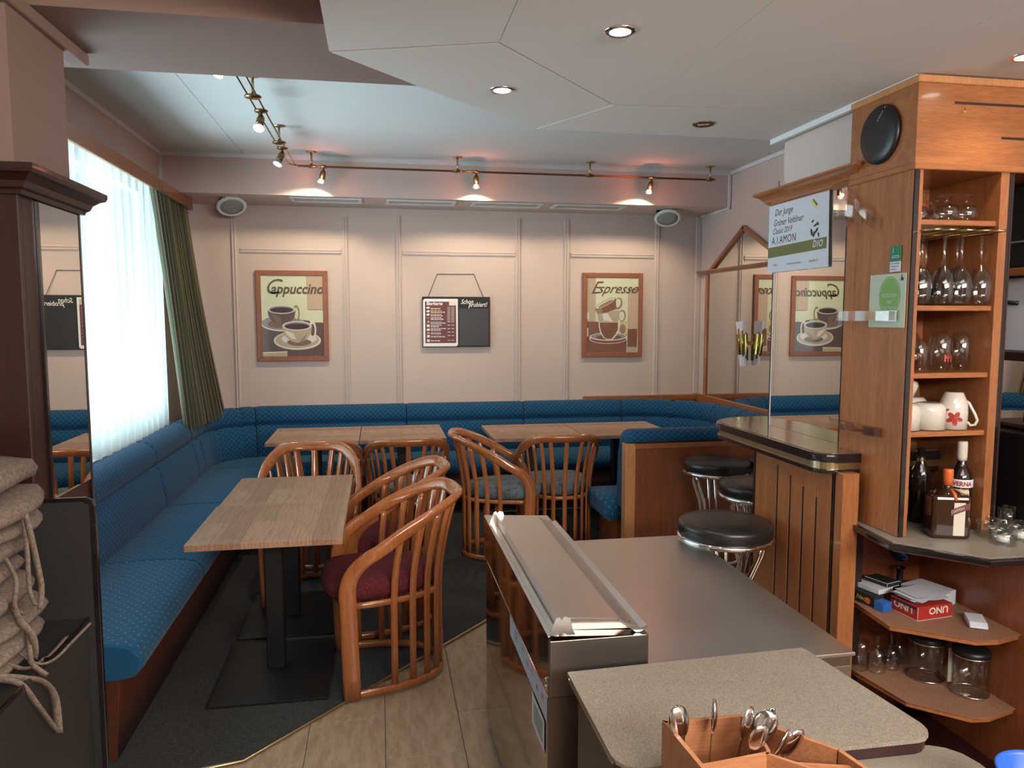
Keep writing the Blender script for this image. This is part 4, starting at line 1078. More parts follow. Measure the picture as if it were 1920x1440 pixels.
flats('cigarette_symbol', [('paper', [(.010, .012), (.046, .012), (.046, .020), (.010, .020)]), ('green', [(.012, .014), (.044, .014), (.044, .018), (.012, .018)]), ('paper', ell(.016, .034, .004, .005, n=10)), ('green', ell(.016, .034, .0025, .0035, n=10)),
      ('paper', ell(.017, .044, .003, .004, n=10)), ('green', ell(.017, .044, .0016, .0025, n=10))], (1.7455, 2.347, 1.838), Us, Vs, gs)
for i, s_ in enumerate(('Rauchen gestattet', 'im Innenbereich', 'des Lokals')): text('small_print', s_, .0078, 'ink', (1.7455, 2.344, 1.829-.010*i), Us, Vs, gs, sx=.85)
cd = thing('voucher_card', 'pale green card with green oval voucher notice on the cabinet side', 'card', (1.747, 2.36, 1.7))
MB().box(1.7462, 1.7480, 2.262, 2.449, 1.612, 1.797).build('card', 'card', cd)
flats('oval', [('lime', ell(.107, .108, .056, .068, n=40)), ('card', ell(.107, .108, .052, .064, n=40)), ('lime', ell(.107, .108, .0505, .0625, n=40)),
               ('ink', [(.160, .160), (.175, .160), (.175, .170), (.168, .170), (.168, .180), (.165, .180), (.163, .168)])], (1.7462, 2.449, 1.612), Us, Vs, cd, step=.0001)
for s_, v, z in (('GUTSCHEIN', .105, .017), ('HIER', .083, .015), ('EINLÖSBAR', .060, .017)):
    text('lettering', s_, z, 'card', (1.7455, 2.449-.107, 1.612+v), Us, Vs, cd, align='CENTER', sx=.8, bold=.0003)
# clear acrylic holders
def holder(label, z, y0, y1, fan=False):
    t = thing('acrylic_holder', label, 'holder', (1.735, (y0+y1)/2, z))
    n_ = 7
    def strip(pts, h=.022):
        mb = MB(); mb.grid([[(x, y, zz-h) for x, y, zz in pts], [(x, y, zz+h) for x, y, zz in pts]], smooth=False)
        o = mb.build('clear_strip', 'acrylic', t); s_ = o.modifiers.new('thick', 'SOLIDIFY'); s_.thickness = .003
    if fan:
        strip([(1.742, 2.66, 2.055), (1.728, 2.63, 2.058), (1.722, 2.58, 2.046), (1.733, 2.55, 2.037), (1.742, 2.54, 2.035)])
        strip([(1.742, 2.60, 2.098), (1.722, 2.585, 2.102), (1.718, 2.565, 2.098), (1.735, 2.55, 2.088)], .018)
        strip([(1.742, 2.55, 2.062), (1.720, 2.52, 2.060), (1.718, 2.49, 2.040), (1.724, 2.46, 2.016), (1.742, 2.44, 2.006)], .020)
        strip([(1.742, 2.47, 2.010), (1.720, 2.455, 2.000), (1.720, 2.43, 1.985), (1.730, 2.41, 1.975), (1.742, 2.40, 1.970)], .020)
        strip([(1.742, 2.60, 1.995), (1.726, 2.57, 2.005), (1.726, 2.53, 2.008), (1.742, 2.51, 2.0)], .015)
        return
    P = []
    for i in range(n_+1):
        y = y0+(y1-y0)*i/n_; P.append((1.742-(.018 if 0 < i < n_ else 0)-(.006 if i % 2 else 0), y, z))
    strip(P, .018)
    strip([(1.744, y1-(y1-y0)*.45, z), (1.715, y1-(y1-y0)*.40, z), (1.708, y1-(y1-y0)*.2, z), (1.72, y1-(y1-y0)*.05, z), (1.742, y1, z)], .016)
holder('clear acrylic holder fanned out high beside the hanging wine sign', 2.05, 2.66, 2.40, True)
holder('clear acrylic strip holder across the voucher card', 1.652, 2.64, 2.29)
holder('clear acrylic strip holder low on the cabinet side, beside the mirror foot', 1.240, 2.66, 2.34)

# ================================================================== STAINLESS COUNTER FRIDGE
fr_ = thing('steel_counter_fridge', 'stainless steel refrigerated counter with raised topping housing on the left', 'fridge', (.85, 2.35, 0))
MB().box(.410, 1.268, 1.792, 2.905, .03, .725, .003, 1).build('body', 'steel_side', fr_)
mb = MB(); mb.box(.66, 1.275, 1.782, 2.912, .722, .732, .002, 1); mb.build('flat_top', 'steel', fr_)
mb = MB(); mb.prism([(.405, .692), (.405, .850), (.415, .852), (.668, .838), (.668, .733), (.405+.26, .692)], 1.762, 2.932, T=lambda a, b_, c: (a, c, b_)); mb.build('topping_housing', 'steel_side', fr_)
MB().box(.4105, .6675, 1.7600, 1.7618, .694, .838).build('housing_front', 'steel_dull', fr_)
MB().box(.4105, 1.266, 1.7900, 1.7918, .04, .69).build('body_front', 'steel_dull', fr_)
MB().prism([(.406, .851), (.414, .8535), (.432, .8520), (.430, .846), (.406, .846)], 1.765, 2.928, T=lambda a, b_, c: (a, c, b_)).build('left_rail', 'steel', fr_)
MB().prism([(.438, .852), (.4385, .884), (.600, .872), (.600, .868), (.442, .880), (.442, .852)], 1.80, 2.80, T=lambda a, b_, c: (a, c, b_)).build('lid', 'steel', fr_)
MB().prism([(.440, .851), (.440, .880), (.600, .868), (.640, .842)], 1.800, 1.803, T=lambda a, b_, c: (a, c, b_)).build('lid_front', 'steel_dull', fr_)
MB().prism([(.640, .841), (.600, .868), (.602, .872), (.652, .851), (.668, .858), (.672, .852), (.652, .842)], 1.775, 2.79, T=lambda a, b_, c: (a, c, b_)).build('right_rail', 'steel', fr_)
for y in (1.765, 2.80):
    mb = MB(); mb.prism([(.408, .851), (.425, .895), (.434, .900), (.440, .892), (.448, .900), (.462, .896), (.470, .862), (.476, .851), (.455, .851), (.448, .857), (.438, .857), (.430, .851)], y, y+.003, T=lambda a, b_, c: (a, c, b_))
    mb.build('hinge_bracket', 'steel', fr_)
MB().lathe([(0, 0), (.004, 0), (.004, .003), (0, .003)], (.628, 1.7985, .858), 12, Matrix.Rotation(PI/2, 4, 'X')).build('rivet_hole', 'black', fr_)
for z in (.735, .715): MB().lathe([(0, .004), (.005, .003), (.006, 0)], (.404, 1.775, z), 10, R90).build('screw', 'chrome', fr_)
MB().box(.4040, .4098, 1.768, 2.93, .6895, .6920).build('seam', 'chrome', fr_)
flats('rating_label', [('sticker', [(0, .0), (.55, .0), (.55, .075), (0, .075)]), ('paper', [(.36, -.10), (.52, -.10), (.52, -.01), (.36, -.01)]), ('greygrille', [(.385, -.085), (.50, -.085), (.50, -.025), (.385, -.025)])],
      (.4085, 2.335, .612), (0, -1, 0), (0, 0, 1), fr_)
text('label_print', 'CE', .04, 'ink', (.4083, 2.25, .640), (0, -1, 0), (0, 0, 1), fr_)
for i in range(5): text('label_print', '||||||', .016, 'ink', (.4083, 2.13-.07*i, .655-.012*(i % 2)), (0, -1, 0), (0, 0, 1), fr_)

# ================================================================== LAMINATE SERVICE COUNTERS
lm = thing('service_counter', 'speckled laminate service counter with dark wooden edge, in the foreground', 'counter', (.75, 1.45, 0))
pl = [(.427, 1.632), (.427, 1.30)]+[(.427+.05-.05*math.cos(a), 1.30-.05*math.sin(a)) for a in (.4, .8, 1.2, 1.57)]+[(1.03, 1.245)]+[(1.03+.045*math.sin(a), 1.29-.045*math.cos(a)) for a in (.4, .8, 1.2, 1.57)]+[(1.075, 1.30), (1.035, 1.655)]
MB().prism(shrink(pl, -.004), .812, .820).build('laminate_top', 'laminate', lm)
MB().prism(pl, .786, .8185, .005).build('edge_band', 'mahogany', lm)
MB().box(.445, 1.02, 1.29, 1.62, 0, .786).build('cabinet_body', 'mahogany', lm)
MB().prism([(.424, 1.30), (.424, 1.632), (.427, 1.632), (.427, 1.30)], .80, .806).build('metal_inlay', 'brassband', lm)
lm2 = thing('lower_counter', 'lower speckled laminate counter right of the cutlery box', 'counter', (.95, 1.05, 0))
pl2 = [(.60, .70), (.60, 1.24), (.66, 1.262), (1.06, 1.275)]+[(1.06+.075*math.sin(a), 1.20+.075*math.cos(a)) for a in (.3, .7, 1.1, 1.57)]+[(1.135, .70)]
MB().prism(pl2, .758, .788, .004).build('laminate_top', 'laminate', lm2)
MB().prism(inset(pl2, .02), 0, .758).build('cabinet_body', 'mahogany', lm2)
# cutlery box
cb_ = thing('cutlery_box', 'light wooden cutlery box with compartments, on the counter edge', 'box', (.6, 1.09, .82))
zt, zb = .93, .822
out = [(.488, 1.212), (.637, 1.207), (.749, 1.077), (.765, 1.00), (.765, .90), (.508, .90)]
def wall_between(mb, p, q, th, z0, z1, ext=0):
    p, q = Vector(p), Vector(q); d = (q-p).normalized(); nrm = Vector((-d.y, d.x)); p = p-d*ext; q = q+d*ext
    mb.prism([tuple(p), tuple(q), tuple(q-nrm*th), tuple(p-nrm*th)], z0, z1, 0)
for i in range(len(out)):
    p, q = out[i], out[(i+1) % len(out)]
    mb = MB(); 
    P = Vector(p); Q = Vector(q); d = (Q-P).normalized(); nn = Vector((d.y, -d.x))
    mb.prism([tuple(P), tuple(Q), tuple(Q+nn*.008-d*.004), tuple(P+nn*.008+d*.004)], zb, zt); mb.build('side_wall', 'traywood', cb_)
mb = MB(); wall_between(mb, (.500, 1.082), (.628, 1.097), .007, zb, zt-.004); mb.build('divider', 'traywood', cb_)
mb = MB(); wall_between(mb, (.628, 1.097), (.648, 1.192), .006, zb, zt-.004); mb.build('divider', 'traywood', cb_)
mb = MB(); wall_between(mb, (.626, 1.095), (.70, 1.02), .006, zb, zt-.004); mb.build('divider', 'traywood', cb_)
mb = MB(); wall_between(mb, (.640, 1.080), (.762, 1.045), .005, zb, zt-.012); mb.build('divider', 'traywood', cb_)
MB().prism([(x, y) for x, y in shrink(out, -.006)], zb-.0, zb+.006).build('bottom', 'traywood', cb_)
def spoon_obj():
    t = thing('teaspoon', 'x', 'spoon', (0, 0, 0), 0, 'teaspoons standing in the cutlery box')
    rows = []; L, W = .058, .0195
    for i in range(13):
        u = i/12; x = -L/2+L*u; wd = W*math.sqrt(max(.004, 1-(2*u-1)**2))*(1+.10*(2*u-1)); row = []
        for j in range(9):
            v = -1+2*j/8; row.append((v*wd, -.0075*(1-v*v)*math.sqrt(max(0, 1-(2*u-1)**2)), x+L/2+.092))
        rows.append(row)
    o = MB().grid(rows).build('bowl', 'spoon', t, world=False); s_ = o.modifiers.new('thick', 'SOLIDIFY'); s_.thickness = .0014
    mb = MB(); mb.grid([[(-.0055, 0, .0), (.0055, 0, .0)], [(-.0045, .0005, .02), (.0045, .0005, .02)], [(-.003, .001, .06), (.003, .001, .06)], [(-.0028, .0005, .088), (.0028, .0005, .088)], [(-.006, 0, .096), (.006, 0, .096)]])
    o = mb.build('handle', 'spoon', t, world=False); s_ = o.modifiers.new('thick', 'SOLIDIFY'); s_.thickness = .0016
    return t
spec = [(.528, 1.160, -.20, -.12, .25, 'leaning at the left end of the box'), (.556, 1.165, .12, -.15, 1.2, 'standing tall near the back wall of the box'), (.585, 1.150, .30, -.05, .6, 'leaning right in the middle of the bundle'),
        (.600, 1.158, .45, .05, -.5, 'turned edge-on at the back of the bundle'), (.580, 1.118, .28, .12, .2, 'lowest, front of the bundle'), (.602, 1.115, .42, .15, .9, 'second from the right in the bundle'),
        (.613, 1.122, .58, .12, .3, 'rightmost, shining inside upward'), (.60, 1.165, .62, -.1, 1.4, 'pointing steeply to the back right')]
s0 = spoon_obj()
for i, (x, y, tx, ty, rz, lb) in enumerate(spec):
    c = s0 if i == 0 else copy_tree(s0)
    c.location = (x, y, .829-(.0 if 'lowest' in lb or 'second' in lb or 'rightmost' in lb else 0)); c.rotation_euler = (Matrix.Rotation(tx, 3, 'Y') @ Matrix.Rotation(ty, 3, 'X') @ Matrix.Rotation(rz, 3, 'Z')).to_euler()
    c['label'] = 'polished teaspoon '+lb
# blue bowl
bl = MB().lathe([(0, .001), (.024, .001), (.045, .012), (.060, .03), (.072, .075), (.074, .08), (.071, .081), (.067, .075), (.055, .022), (.04, .008), (0, .008)], (1.112, 1.037, .789), 40).build('blue_bowl', 'bluepl')
tag(bl, 'bright blue plastic bowl at the lower right corner, on the lower counter', 'bowl')
# ================================================================== LEFT PILLAR CLADDING, MIRROR, DARK COUNTER
pc = thing('pillar_cladding', 'dark mahogany cladding round the left pillar', 'panelling', (-1.2, 2.3, 0))
MB().box(-1.63, -.888, 2.098, 2.119, 0, 1.965, .003, 1).build('front_panel', 'mahogany', pc)
MB().box(-.899, -.889, 2.12, 2.478, 0, 1.965).build('side_panel', 'mahogany', pc)
MB().box(-.902, -.882, 2.472, 2.486, 0, 1.965, .002, 1).build('far_edge', 'blackgloss', pc)
cr = thing('pillar_cornice', 'dark moulded cornice round the left pillar above its mirror', 'cornice', (-1.2, 2.3, 1.95))
pf = [(0, 1.955), (.014, 1.955), (.018, 1.965), (.026, 1.970), (.032, 1.985), (.048, 1.998), (.060, 2.003), (.064, 2.012), (.064, 2.024), (0, 2.024)]
rows = [[(-1.63, 2.098-a, z_), (-.888+a, 2.098-a, z_), (-.888+a, 2.486+a, z_), (-.91, 2.486+a, z_)] for a, z_ in pf]
MB().grid(rows, smooth=False).build('moulding', 'mahogany', cr)
MB().prism([(-1.63, 2.045), (-.835, 2.045), (-.835, 2.54), (-.895, 2.54), (-.895, 2.119), (-1.63, 2.119)], 2.014, 2.022).build('top_board', 'mahogany', cr)
pm = thing('pillar_mirror', 'narrow tall mirror on the side of the left pillar', 'mirror', (-.885, 2.34, 1.18))
a_ = math.radians(0.0)
MB().box(-.888, -.884, 2.205, 2.472, 1.150, 1.953).build('mirror_glass', 'mirror', pm)
MB().box(-.888, -.8825, 2.192, 2.205, 1.150, 1.953).build('mirror_edge', 'blackgloss', pm)
dc = thing('dark_side_counter', 'dark laminate side counter with raised back panel at the left edge', 'counter', (-1.2, 1.8, 0))
MB().prism([(-1.62, 0), (-.738, 0), (-.738, 1.155), (-.744, 1.172), (-.760, 1.180), (-1.62, 1.180)], 2.078, 2.092, .002, T=lambda a, b_, c: (a, c, b_)).build('panel_edge', 'blackgloss', dc)
MB().prism([(-1.60, .02), (-.752, .02), (-.752, 1.150), (-.757, 1.163), (-.768, 1.170), (-1.60, 1.170)], 2.073, 2.079, T=lambda a, b_, c: (a, c, b_)).build('panel_face', 'laminate_dark', dc)
MB().box(-1.62, -.762, .60, 2.072, .832, .860, .004, 1).build('worktop', 'laminate_dark', dc)
MB().box(-.766, -.7615, .60, 2.072, .852, .8625).build('worktop_edge', 'blackgloss', dc)
MB().box(-1.60, -.768, .62, 2.072, 0, .832).build('cabinet_body', 'laminate_dark', dc)
# stack of tied seat cushions
zs = [.862, .905, .955, 1.000, 1.058, 1.105, 1.165, 1.205, 1.265, 1.335]
nm = ['lowest of the stack', 'second from the bottom', 'third from the bottom', 'fourth from the bottom', 'fifth from the bottom', 'sixth, in the middle of the upper half', 'third from the top', 'second from the top', 'topmost, with bulging folds']
for i in range(9):
    z0, z1 = zs[i], zs[i+1]; xr = (-.80, -.775, -.772, -.80, -.812, -.795, -.772, -.760, -.775)[i]; W_ = .40
    cx, cy = xr-W_/2, 1.76; rows = []
    for k_, (sc_, zz) in enumerate(((.2, z0+.004), (.80, z0+.001), (.97, z0+(z1-z0)*.25), (1.0, z0+(z1-z0)*.5), (.95, z0+(z1-z0)*.8), (.75, z1-.004), (.2, z1-.003))):
        row = []
        for j in range(36):
            a = 2*PI*j/36; c, s_ = math.cos(a), math.sin(a)
            rx = (W_/2)*abs(c)**.55*math.copysign(1, c); ry = .19*abs(s_)**.55*math.copysign(1, s_)
            wob = 1+.02*math.sin(5*a+i*2)+.012*math.sin(11*a+i)
            row.append((cx+rx*sc_*wob, cy+ry*sc_*wob, zz+.006*math.sin(4*a+i*1.7)*(1 if 0 < k_ < 6 else .3)))
        rows.append(row)
    t = thing('seat_cushion', 'beige seat cushion with tie ribbons, '+nm[i], 'cushion', (cx, cy, z0), 0, 'stacked beige seat cushions')
    mb = MB(); mb.grid(rows, closed_u=True); mb.cap(mb.V[0][::-1]); mb.cap(mb.V[-1]); mb.build('cushion', 'linen', t, smooth=True)
    def rib(pts, w_=.006):
        pts = [Vector(p) for p in pts]
        # smooth
        P = []
        for q in range(len(pts)-1):
            p0 = pts[max(q-1, 0)]; p1 = pts[q]; p2 = pts[q+1]; p3 = pts[min(q+2, len(pts)-1)]
            for s__ in range(6):
                u = s__/6; P.append(.5*((2*p1)+(-p0+p2)*u+(2*p0-5*p1+4*p2-p3)*u*u+(-p0+3*p1-3*p2+p3)*u**3))
        P.append(pts[-1]); mb = MB(); rows = []
        for q, p in enumerate(P):
            T = (P[min(q+1, len(P)-1)]-P[max(q-1, 0)]).normalized(); s__ = T.cross(Vector((0, 1, 0)))
            s__ = (s__ if s__.length > .1 else Vector((1, 0, 0))).normalized()*w_; rows.append([p-s__, p+s__])
        mb.grid(rows); o = mb.build('tie_ribbon', 'linen', t); md = o.modifiers.new('thick', 'SOLIDIFY'); md.thickness = .0015
    Yt = 1.745
    if i == 7: rib([(xr, Yt, 1.225), (xr+.012, Yt-.01, 1.19), (xr+.022, Yt-.01, 1.12), (xr+.024, Yt, 1.06), (xr+.018, Yt, 1.01)]); rib([(xr-.004, Yt, 1.225), (xr+.004, Yt-.01, 1.14), (xr+.004, Yt-.01, 1.06), (xr+.010, Yt, 1.02)], .005)
    if i == 5: rib([(xr-.01, Yt, 1.13), (xr+.018, Yt-.02, 1.085), (xr+.012, Yt-.02, 1.03), (xr+.02, Yt, 1.0)], .005)
    if i == 3: rib([(xr-.0, Yt, 1.03), (xr+.03, Yt-.03, 1.0), (xr+.052, Yt-.03, .965), (xr+.052, Yt-.02, .93), (xr+.04, Yt, .90)], .008)
    if i == 1: rib([(xr-.03, Yt, .93), (xr+.01, Yt+.02, .880), (xr+.035, Yt+.05, .872), (xr+.046, Yt+.12, .880), (xr+.055, Yt+.22, .888)], .003)
    if i == 2: rib([(xr+.0, Yt, .97), (xr+.018, Yt-.03, .93), (xr+.022, Yt-.03, .90), (xr+.045, Yt-.02, .868)], .006)
    if i == 0:
        rib([(xr-.02, 1.70, .885), (xr+.025, 1.72, .868), (xr+.050, 1.76, .838), (xr+.056, 1.80, .78), (xr+.056, 1.81, .69)], .009)
        rib([(xr-.02, 1.70, .88), (xr+.030, 1.70, .865), (xr+.048, 1.73, .80), (xr+.052, 1.78, .73), (xr+.055, 1.81, .69)], .007)
        rib([(xr-.02, 1.74, .90), (xr+.02, 1.76, .872), (xr+.034, 1.84, .868), (xr+.036, 1.93, .872)], .005)

# ================================================================== WALL: PICTURES AND MENU BOARD
M['a_cream'] = plain('print_cream', (.60, .63, .45), .25, spec=.5, coat=.6, coat_r=.05)
M['a_pinkish'] = plain('print_pinkish', (.50, .38, .28), .25, coat=.6, coat_r=.05)
M['a_brown'] = plain('print_brown', (.12, .075, .068), .25, coat=.6, coat_r=.05)
M['a_dark'] = plain('print_dark_brown', (.055, .03, .026), .25, coat=.6, coat_r=.05)
M['a_mid'] = plain('print_mid_brown', (.19, .12, .10), .25, coat=.6, coat_r=.05)
M['a_beige'] = plain('print_beige', (.43, .36, .26), .25, coat=.6, coat_r=.05)
M['a_white'] = plain('print_white', (.66, .63, .58), .25, coat=.6, coat_r=.05)
M['a_grey'] = plain('print_grey', (.26, .24, .27), .25, coat=.6, coat_r=.05)
M['a_letter'] = plain('print_letter', (.11, .075, .045), .25, coat=.6, coat_r=.05)
M['a_tan'] = plain('print_tan', (.28, .20, .13), .25, coat=.6, coat_r=.05)
M['a_gold'] = plain('print_gold', (.62, .46, .20), .25, coat=.6, coat_r=.05)
M['a_rust'] = plain('print_rust', (.20, .085, .055), .25, coat=.6, coat_r=.05)
def picture(label, x0, x1, z0, z1, tilt):
    t = thing('framed_picture', label, 'picture', ((x0+x1)/2, 6.82, z0), 0)
    fw = .044
    P = [(x0, z0), (x1, z0), (x1, z1), (x0, z1)]; I = [(x0+fw, z0+fw), (x1-fw, z0+fw), (x1-fw, z1-fw), (x0+fw, z1-fw)]
    for i in range(4):
        j = (i+1) % 4
        MB().prism([P[i], P[j], I[j], I[i]], -6.848, -6.820, .004, T=lambda a, b_, c: (a, -c, b_)).build('frame_side', 'frame', t)
    MB().box(x0+.01, x1-.01, 6.832, 6.845, z0+.01, z1-.01).build('backing', 'a_cream', t)
    return t, (x0+fw, z0+fw, x1-x0-2*fw, z1-z0-2*fw)
def px(fr, x0, y0, x1, y1):
    X_, Z_, W_, H2 = fr
    def f(pts): return [(max(0, min(W_, (a-x0)/(x1-x0)*W_)), max(0, min(H2, (1-(b_-y0)/(y1-y0))*H2))) for a, b_ in pts]
    return f
t, fr = picture('framed cappuccino picture with two cups on saucers, left of the menu board', -1.049, -.439, 1.257, 2.050, 0)
q = px(fr, 128, 170, 985, 1295)
def cupshape(q, cx, cy, rx, ry, h, base, mat_body, mat_rim, mat_in, mat_liq, hx, hm):
    it = []
    it.append((hm, q(ell(cx+rx*1.05, cy+ry*.9, rx*.26, ry*1.9, n=24)))); it.append((hx, q(ell(cx+rx*1.05, cy+ry*.9, rx*.15, ry*1.3, n=20))))
    pts = [(cx-rx, cy)]; n_ = 14
    for i in range(n_+1):
        a = PI-PI*i/n_; pts.append((cx+(rx*math.cos(a))*(1 if abs(math.cos(a)) > .98 else .62+.38*abs(math.cos(a))), cy+ry*.2+h*math.sin(a)**.75))
    pts.append((cx+rx, cy)); it.append((mat_body, q(pts)))
    it.append((mat_rim, q(ell(cx, cy, rx, ry, n=36)))); it.append((mat_in, q(ell(cx, cy+2, rx*.90, ry*.80, n=36)))); it.append((mat_liq, q(ell(cx, cy+ry*.15, rx*.82, ry*.62, n=36))))
    return it
it = [('a_cream', q([(128, 170), (985, 170), (985, 1295), (128, 1295)])), ('a_pinkish', q([(755, 175), (985, 175), (985, 640), (762, 640)])), ('a_brown', q([(785, 640), (985, 640), (985, 648), (762, 648)])),
      ('a_brown', q([(128, 800), (520, 760), (985, 828), (985, 1295), (128, 1295)])), ('a_cream', q([(770, 655), (980, 655), (980, 822), (800, 824)])), ('a_white', q([(128, 1235), (470, 1225), (470, 1295), (128, 1295)])),
      ('a_beige', q([(128, 1250), (470, 1240), (470, 1295), (128, 1295)])),
      ('a_white', q(ell(420, 838, 305, 108, n=44))), ('a_grey', q(ell(415, 828, 292, 98, n=44))), ('a_mid', q(ell(400, 845, 190, 60, n=40)))]
it += cupshape(q, 405, 640, 192, 62, 205, 0, 'a_brown', 'a_white', 'a_grey', 'a_dark', 'a_cream', 'a_tan')
it += [('a_mid', q([(250, 690), (380, 745), (400, 840), (345, 845), (290, 780)]))]
it += [('a_mid', q(ell(618, 1085, 332, 132, n=50))), ('a_white', q(ell(616, 1075, 330, 130, n=50))), ('a_beige', q(ell(614, 1070, 306, 112, n=50))), ('a_white', q(ell(640, 1050, 245, 80, n=44))), ('a_mid', q(ell(640, 1100, 170, 50, n=44)))]
it += cupshape(q, 615, 868, 205, 66, 225, 0, 'a_beige', 'a_white', 'a_grey', 'a_dark', 'a_brown', 'a_white')
it += [('a_white', q([(440, 930), (560, 975), (600, 1060), (540, 1050), (470, 990)])), ('a_tan', q([(760, 970), (700, 1090), (640, 1100), (690, 1040)]))]
flats('print', it, (fr[0], 6.8315, fr[1]), (1, 0, 0), (0, 0, 1), t, .00012)
X_, Z_, W_, H2 = fr
text('lettering', 'C', .190, 'a_letter', (X_+.022, 6.827, Z_+.545), (1, 0, 0), (0, 0, 1), t, .35, bold=-.001)
text('lettering', 'appuccino', .122, 'a_letter', (X_+.080, 6.827, Z_+.550), (1, 0, 0), (0, 0, 1), t, .25, bold=.0024, sx=.90)
t, fr = picture('framed espresso picture with stacked cups, right of the menu board', 1.885, 2.476, 1.266, 2.058, 0)
q = px(fr, 172, 152, 942, 1285)
it = [('a_cream', q([(172, 152), (942, 152), (942, 1285), (172, 1285)])), ('a_beige', q([(172, 152), (300, 152), (300, 815), (172, 815)])), ('a_pinkish', q([(785, 320), (942, 300), (942, 930), (785, 930)])),
      ('a_rust', q([(172, 815), (775, 822), (775, 1285), (172, 1285)])), ('a_rust', q([(785, 930), (935, 925), (930, 1205), (785, 1205)])), ('a_beige', q([(768, 1212), (930, 1205), (935, 1285), (768, 1285)])),
      ('a_gold', q([(620, 830), (775, 825), (775, 1010), (640, 1030)])), ('a_tan', q(ell(710, 930, 45, 75, n=20))), ('a_white', q([(172, 680), (205, 680), (205, 780), (172, 780)])), ('a_white', q([(172, 910), (195, 910), (195, 1040), (172, 1040)])),
      ('a_white', q(ell(495, 1075, 285, 78, n=44))), ('a_rust', q(ell(495, 1078, 270, 66, n=44))), ('a_white', q(ell(495, 1045, 282, 62, n=44))), ('a_grey', q(ell(495, 1042, 262, 50, n=44))), ('a_rust', q(ell(500, 1055, 190, 36, n=44))),
      ('a_white', q([(346, 815), (350, 900), (372, 985), (420, 1060), (480, 1092), (560, 1088), (615, 1030), (655, 960), (672, 815)])), ('a_rust', q([(362, 830), (366, 900), (388, 975), (430, 1050), (480, 1080), (545, 1076), (600, 1010), (636, 940), (640, 830)])),
      ('a_mid', q(ell(450, 860, 30, 28, n=16))),
      ('a_tan', q(ell(700, 725, 56, 88, n=28))), ('a_cream', q(ell(694, 730, 40, 70, n=24))),
      ('a_beige', q([(326, 690), (345, 800), (355, 826), (640, 826), (662, 700), (652, 640)])), ('a_white', q([(400, 700), (420, 800), (560, 820), (480, 690)])),
      ('a_tan', q(ell(640, 540, 62, 90, n=28, rot=10))), ('a_cream', q(ell(632, 535, 42, 66, n=24, rot=10))),
      ('a_rust', q([(290, 628), (330, 702), (480, 672), (610, 620), (600, 470)])), ('a_tan', q([(300, 640), (330, 700), (390, 690), (410, 640), (370, 610)])),
      ('a_tan', q(ell(445, 540, 168, 42, n=36, rot=-28))), ('a_white', q(ell(445, 540, 158, 33, n=36, rot=-28))), ('a_tan', q(ell(450, 545, 130, 22, n=36, rot=-28)))]
flats('print', it, (fr[0], 6.8315, fr[1]), (1, 0, 0), (0, 0, 1), t, .00012)
X_, Z_, W_, H2 = fr
text('lettering', 'E', .165, 'a_letter', (X_+.030, 6.827, Z_+.555), (1, 0, 0), (0, 0, 1), t, .5, bold=-.0008)
text('lettering', 'spresso', .130, 'a_letter', (X_+.098, 6.827, Z_+.560), (1, 0, 0), (0, 0, 1), t, .55, bold=.0002, sx=.98)
flats('flourish', [('a_letter', [(.43, .592), (.50, .590), (.50, .594), (.43, .597)])], (X_, 6.827, Z_), (1, 0, 0), (0, 0, 1), t)
# menu board
mbd = thing('menu_board', 'black hanging board with beer menu sheet and chalk writing, centre of back wall', 'board', (.70, 6.83, 1.37))
MB().box(.388, 1.006, 6.815, 6.83, 1.372, 1.828, .002, 1).build('board', 'rubber', mbd)
MB().box(.722, .992, 6.8135, 6.8155, 1.386, 1.722).build('writing_panel', 'black', mbd)
MB().tube([(.444, 6.822, 1.826), (.527, 6.842, 2.032), (.862, 6.842, 2.034), (.946, 6.822, 1.826)], .0028, 6).build('hanging_cord', 'slot', mbd)
O_ = Vector((.395, 6.813, 1.379))
flats('menu_sheet', [('white', [(.0, .0), (.300, .0), (.315, .015), (.315, .430), (.015, .430), (0, .415)]), ('darkred', [(.018, .030), (.298, .030), (.298, .405), (.018, .405)]), ('a_pinkish', [(.235, .370), (.298, .370), (.298, .418), (.235, .418)])],
      O_, (1, 0, 0), (0, 0, 1), mbd)
text('lettering', 'Bierkarte', .042, 'white', O_+Vector((.030, -.002, .374)), (1, 0, 0), (0, 0, 1), mbd, .1, bold=.0012, sx=.92)
for s_, z, mt in (('Schon', .385, 'white'), ('probiert!', .358, 'white')):
    text('chalk_writing', s_, .058, mt, (.737+(.070 if s_ != 'Schon' else 0), 6.8128, 1.379+z), Vector((1, 0, .02)).normalized(), (0, 0, 1), mbd, .3, bold=.0006, sx=.80)
rowsi = []
ic = [(.356, 0), (.324, 0), (.294, 0), (.262, 1), (.228, 2), (.192, 3), (.158, 0), (.128, 4), (.098, 3), (.058, 3)]
for z, k_ in ic:
    z += 0
    if k_ == 0: rowsi.append(('white', ell(.045, z-.006, .016, .009, n=14, rot=8)))
    elif k_ == 3: rowsi.append(('a_white', [(.033, z-.016), (.058, z-.016), (.058, z+.006), (.033, z+.006)]))
    else: rowsi.append(('a_mid' if k_ == 1 else 'a_pinkish', [(.032, z-.012), (.046, z+.006), (.060, z-.012)]))
for j in range(12):
    for cx in (.218, .254): rowsi.append(('a_beige', [(cx, .352-.0105*j), (cx+.027, .352-.0105*j), (cx+.027, .356-.0105*j), (cx, .356-.0105*j)]))
for z in (.222, .190, .158, .128, .096, .052):
    for cx in (.220, .256): rowsi.append(('a_white', [(cx, z), (cx+.024, z), (cx+.024, z+.005), (cx, z+.005)]))
flats('menu_symbols', rowsi, O_+Vector((0, -.0012, 0)), (1, 0, 0), (0, 0, 1), mbd, .00002)
li = []
rr = random.Random(3)
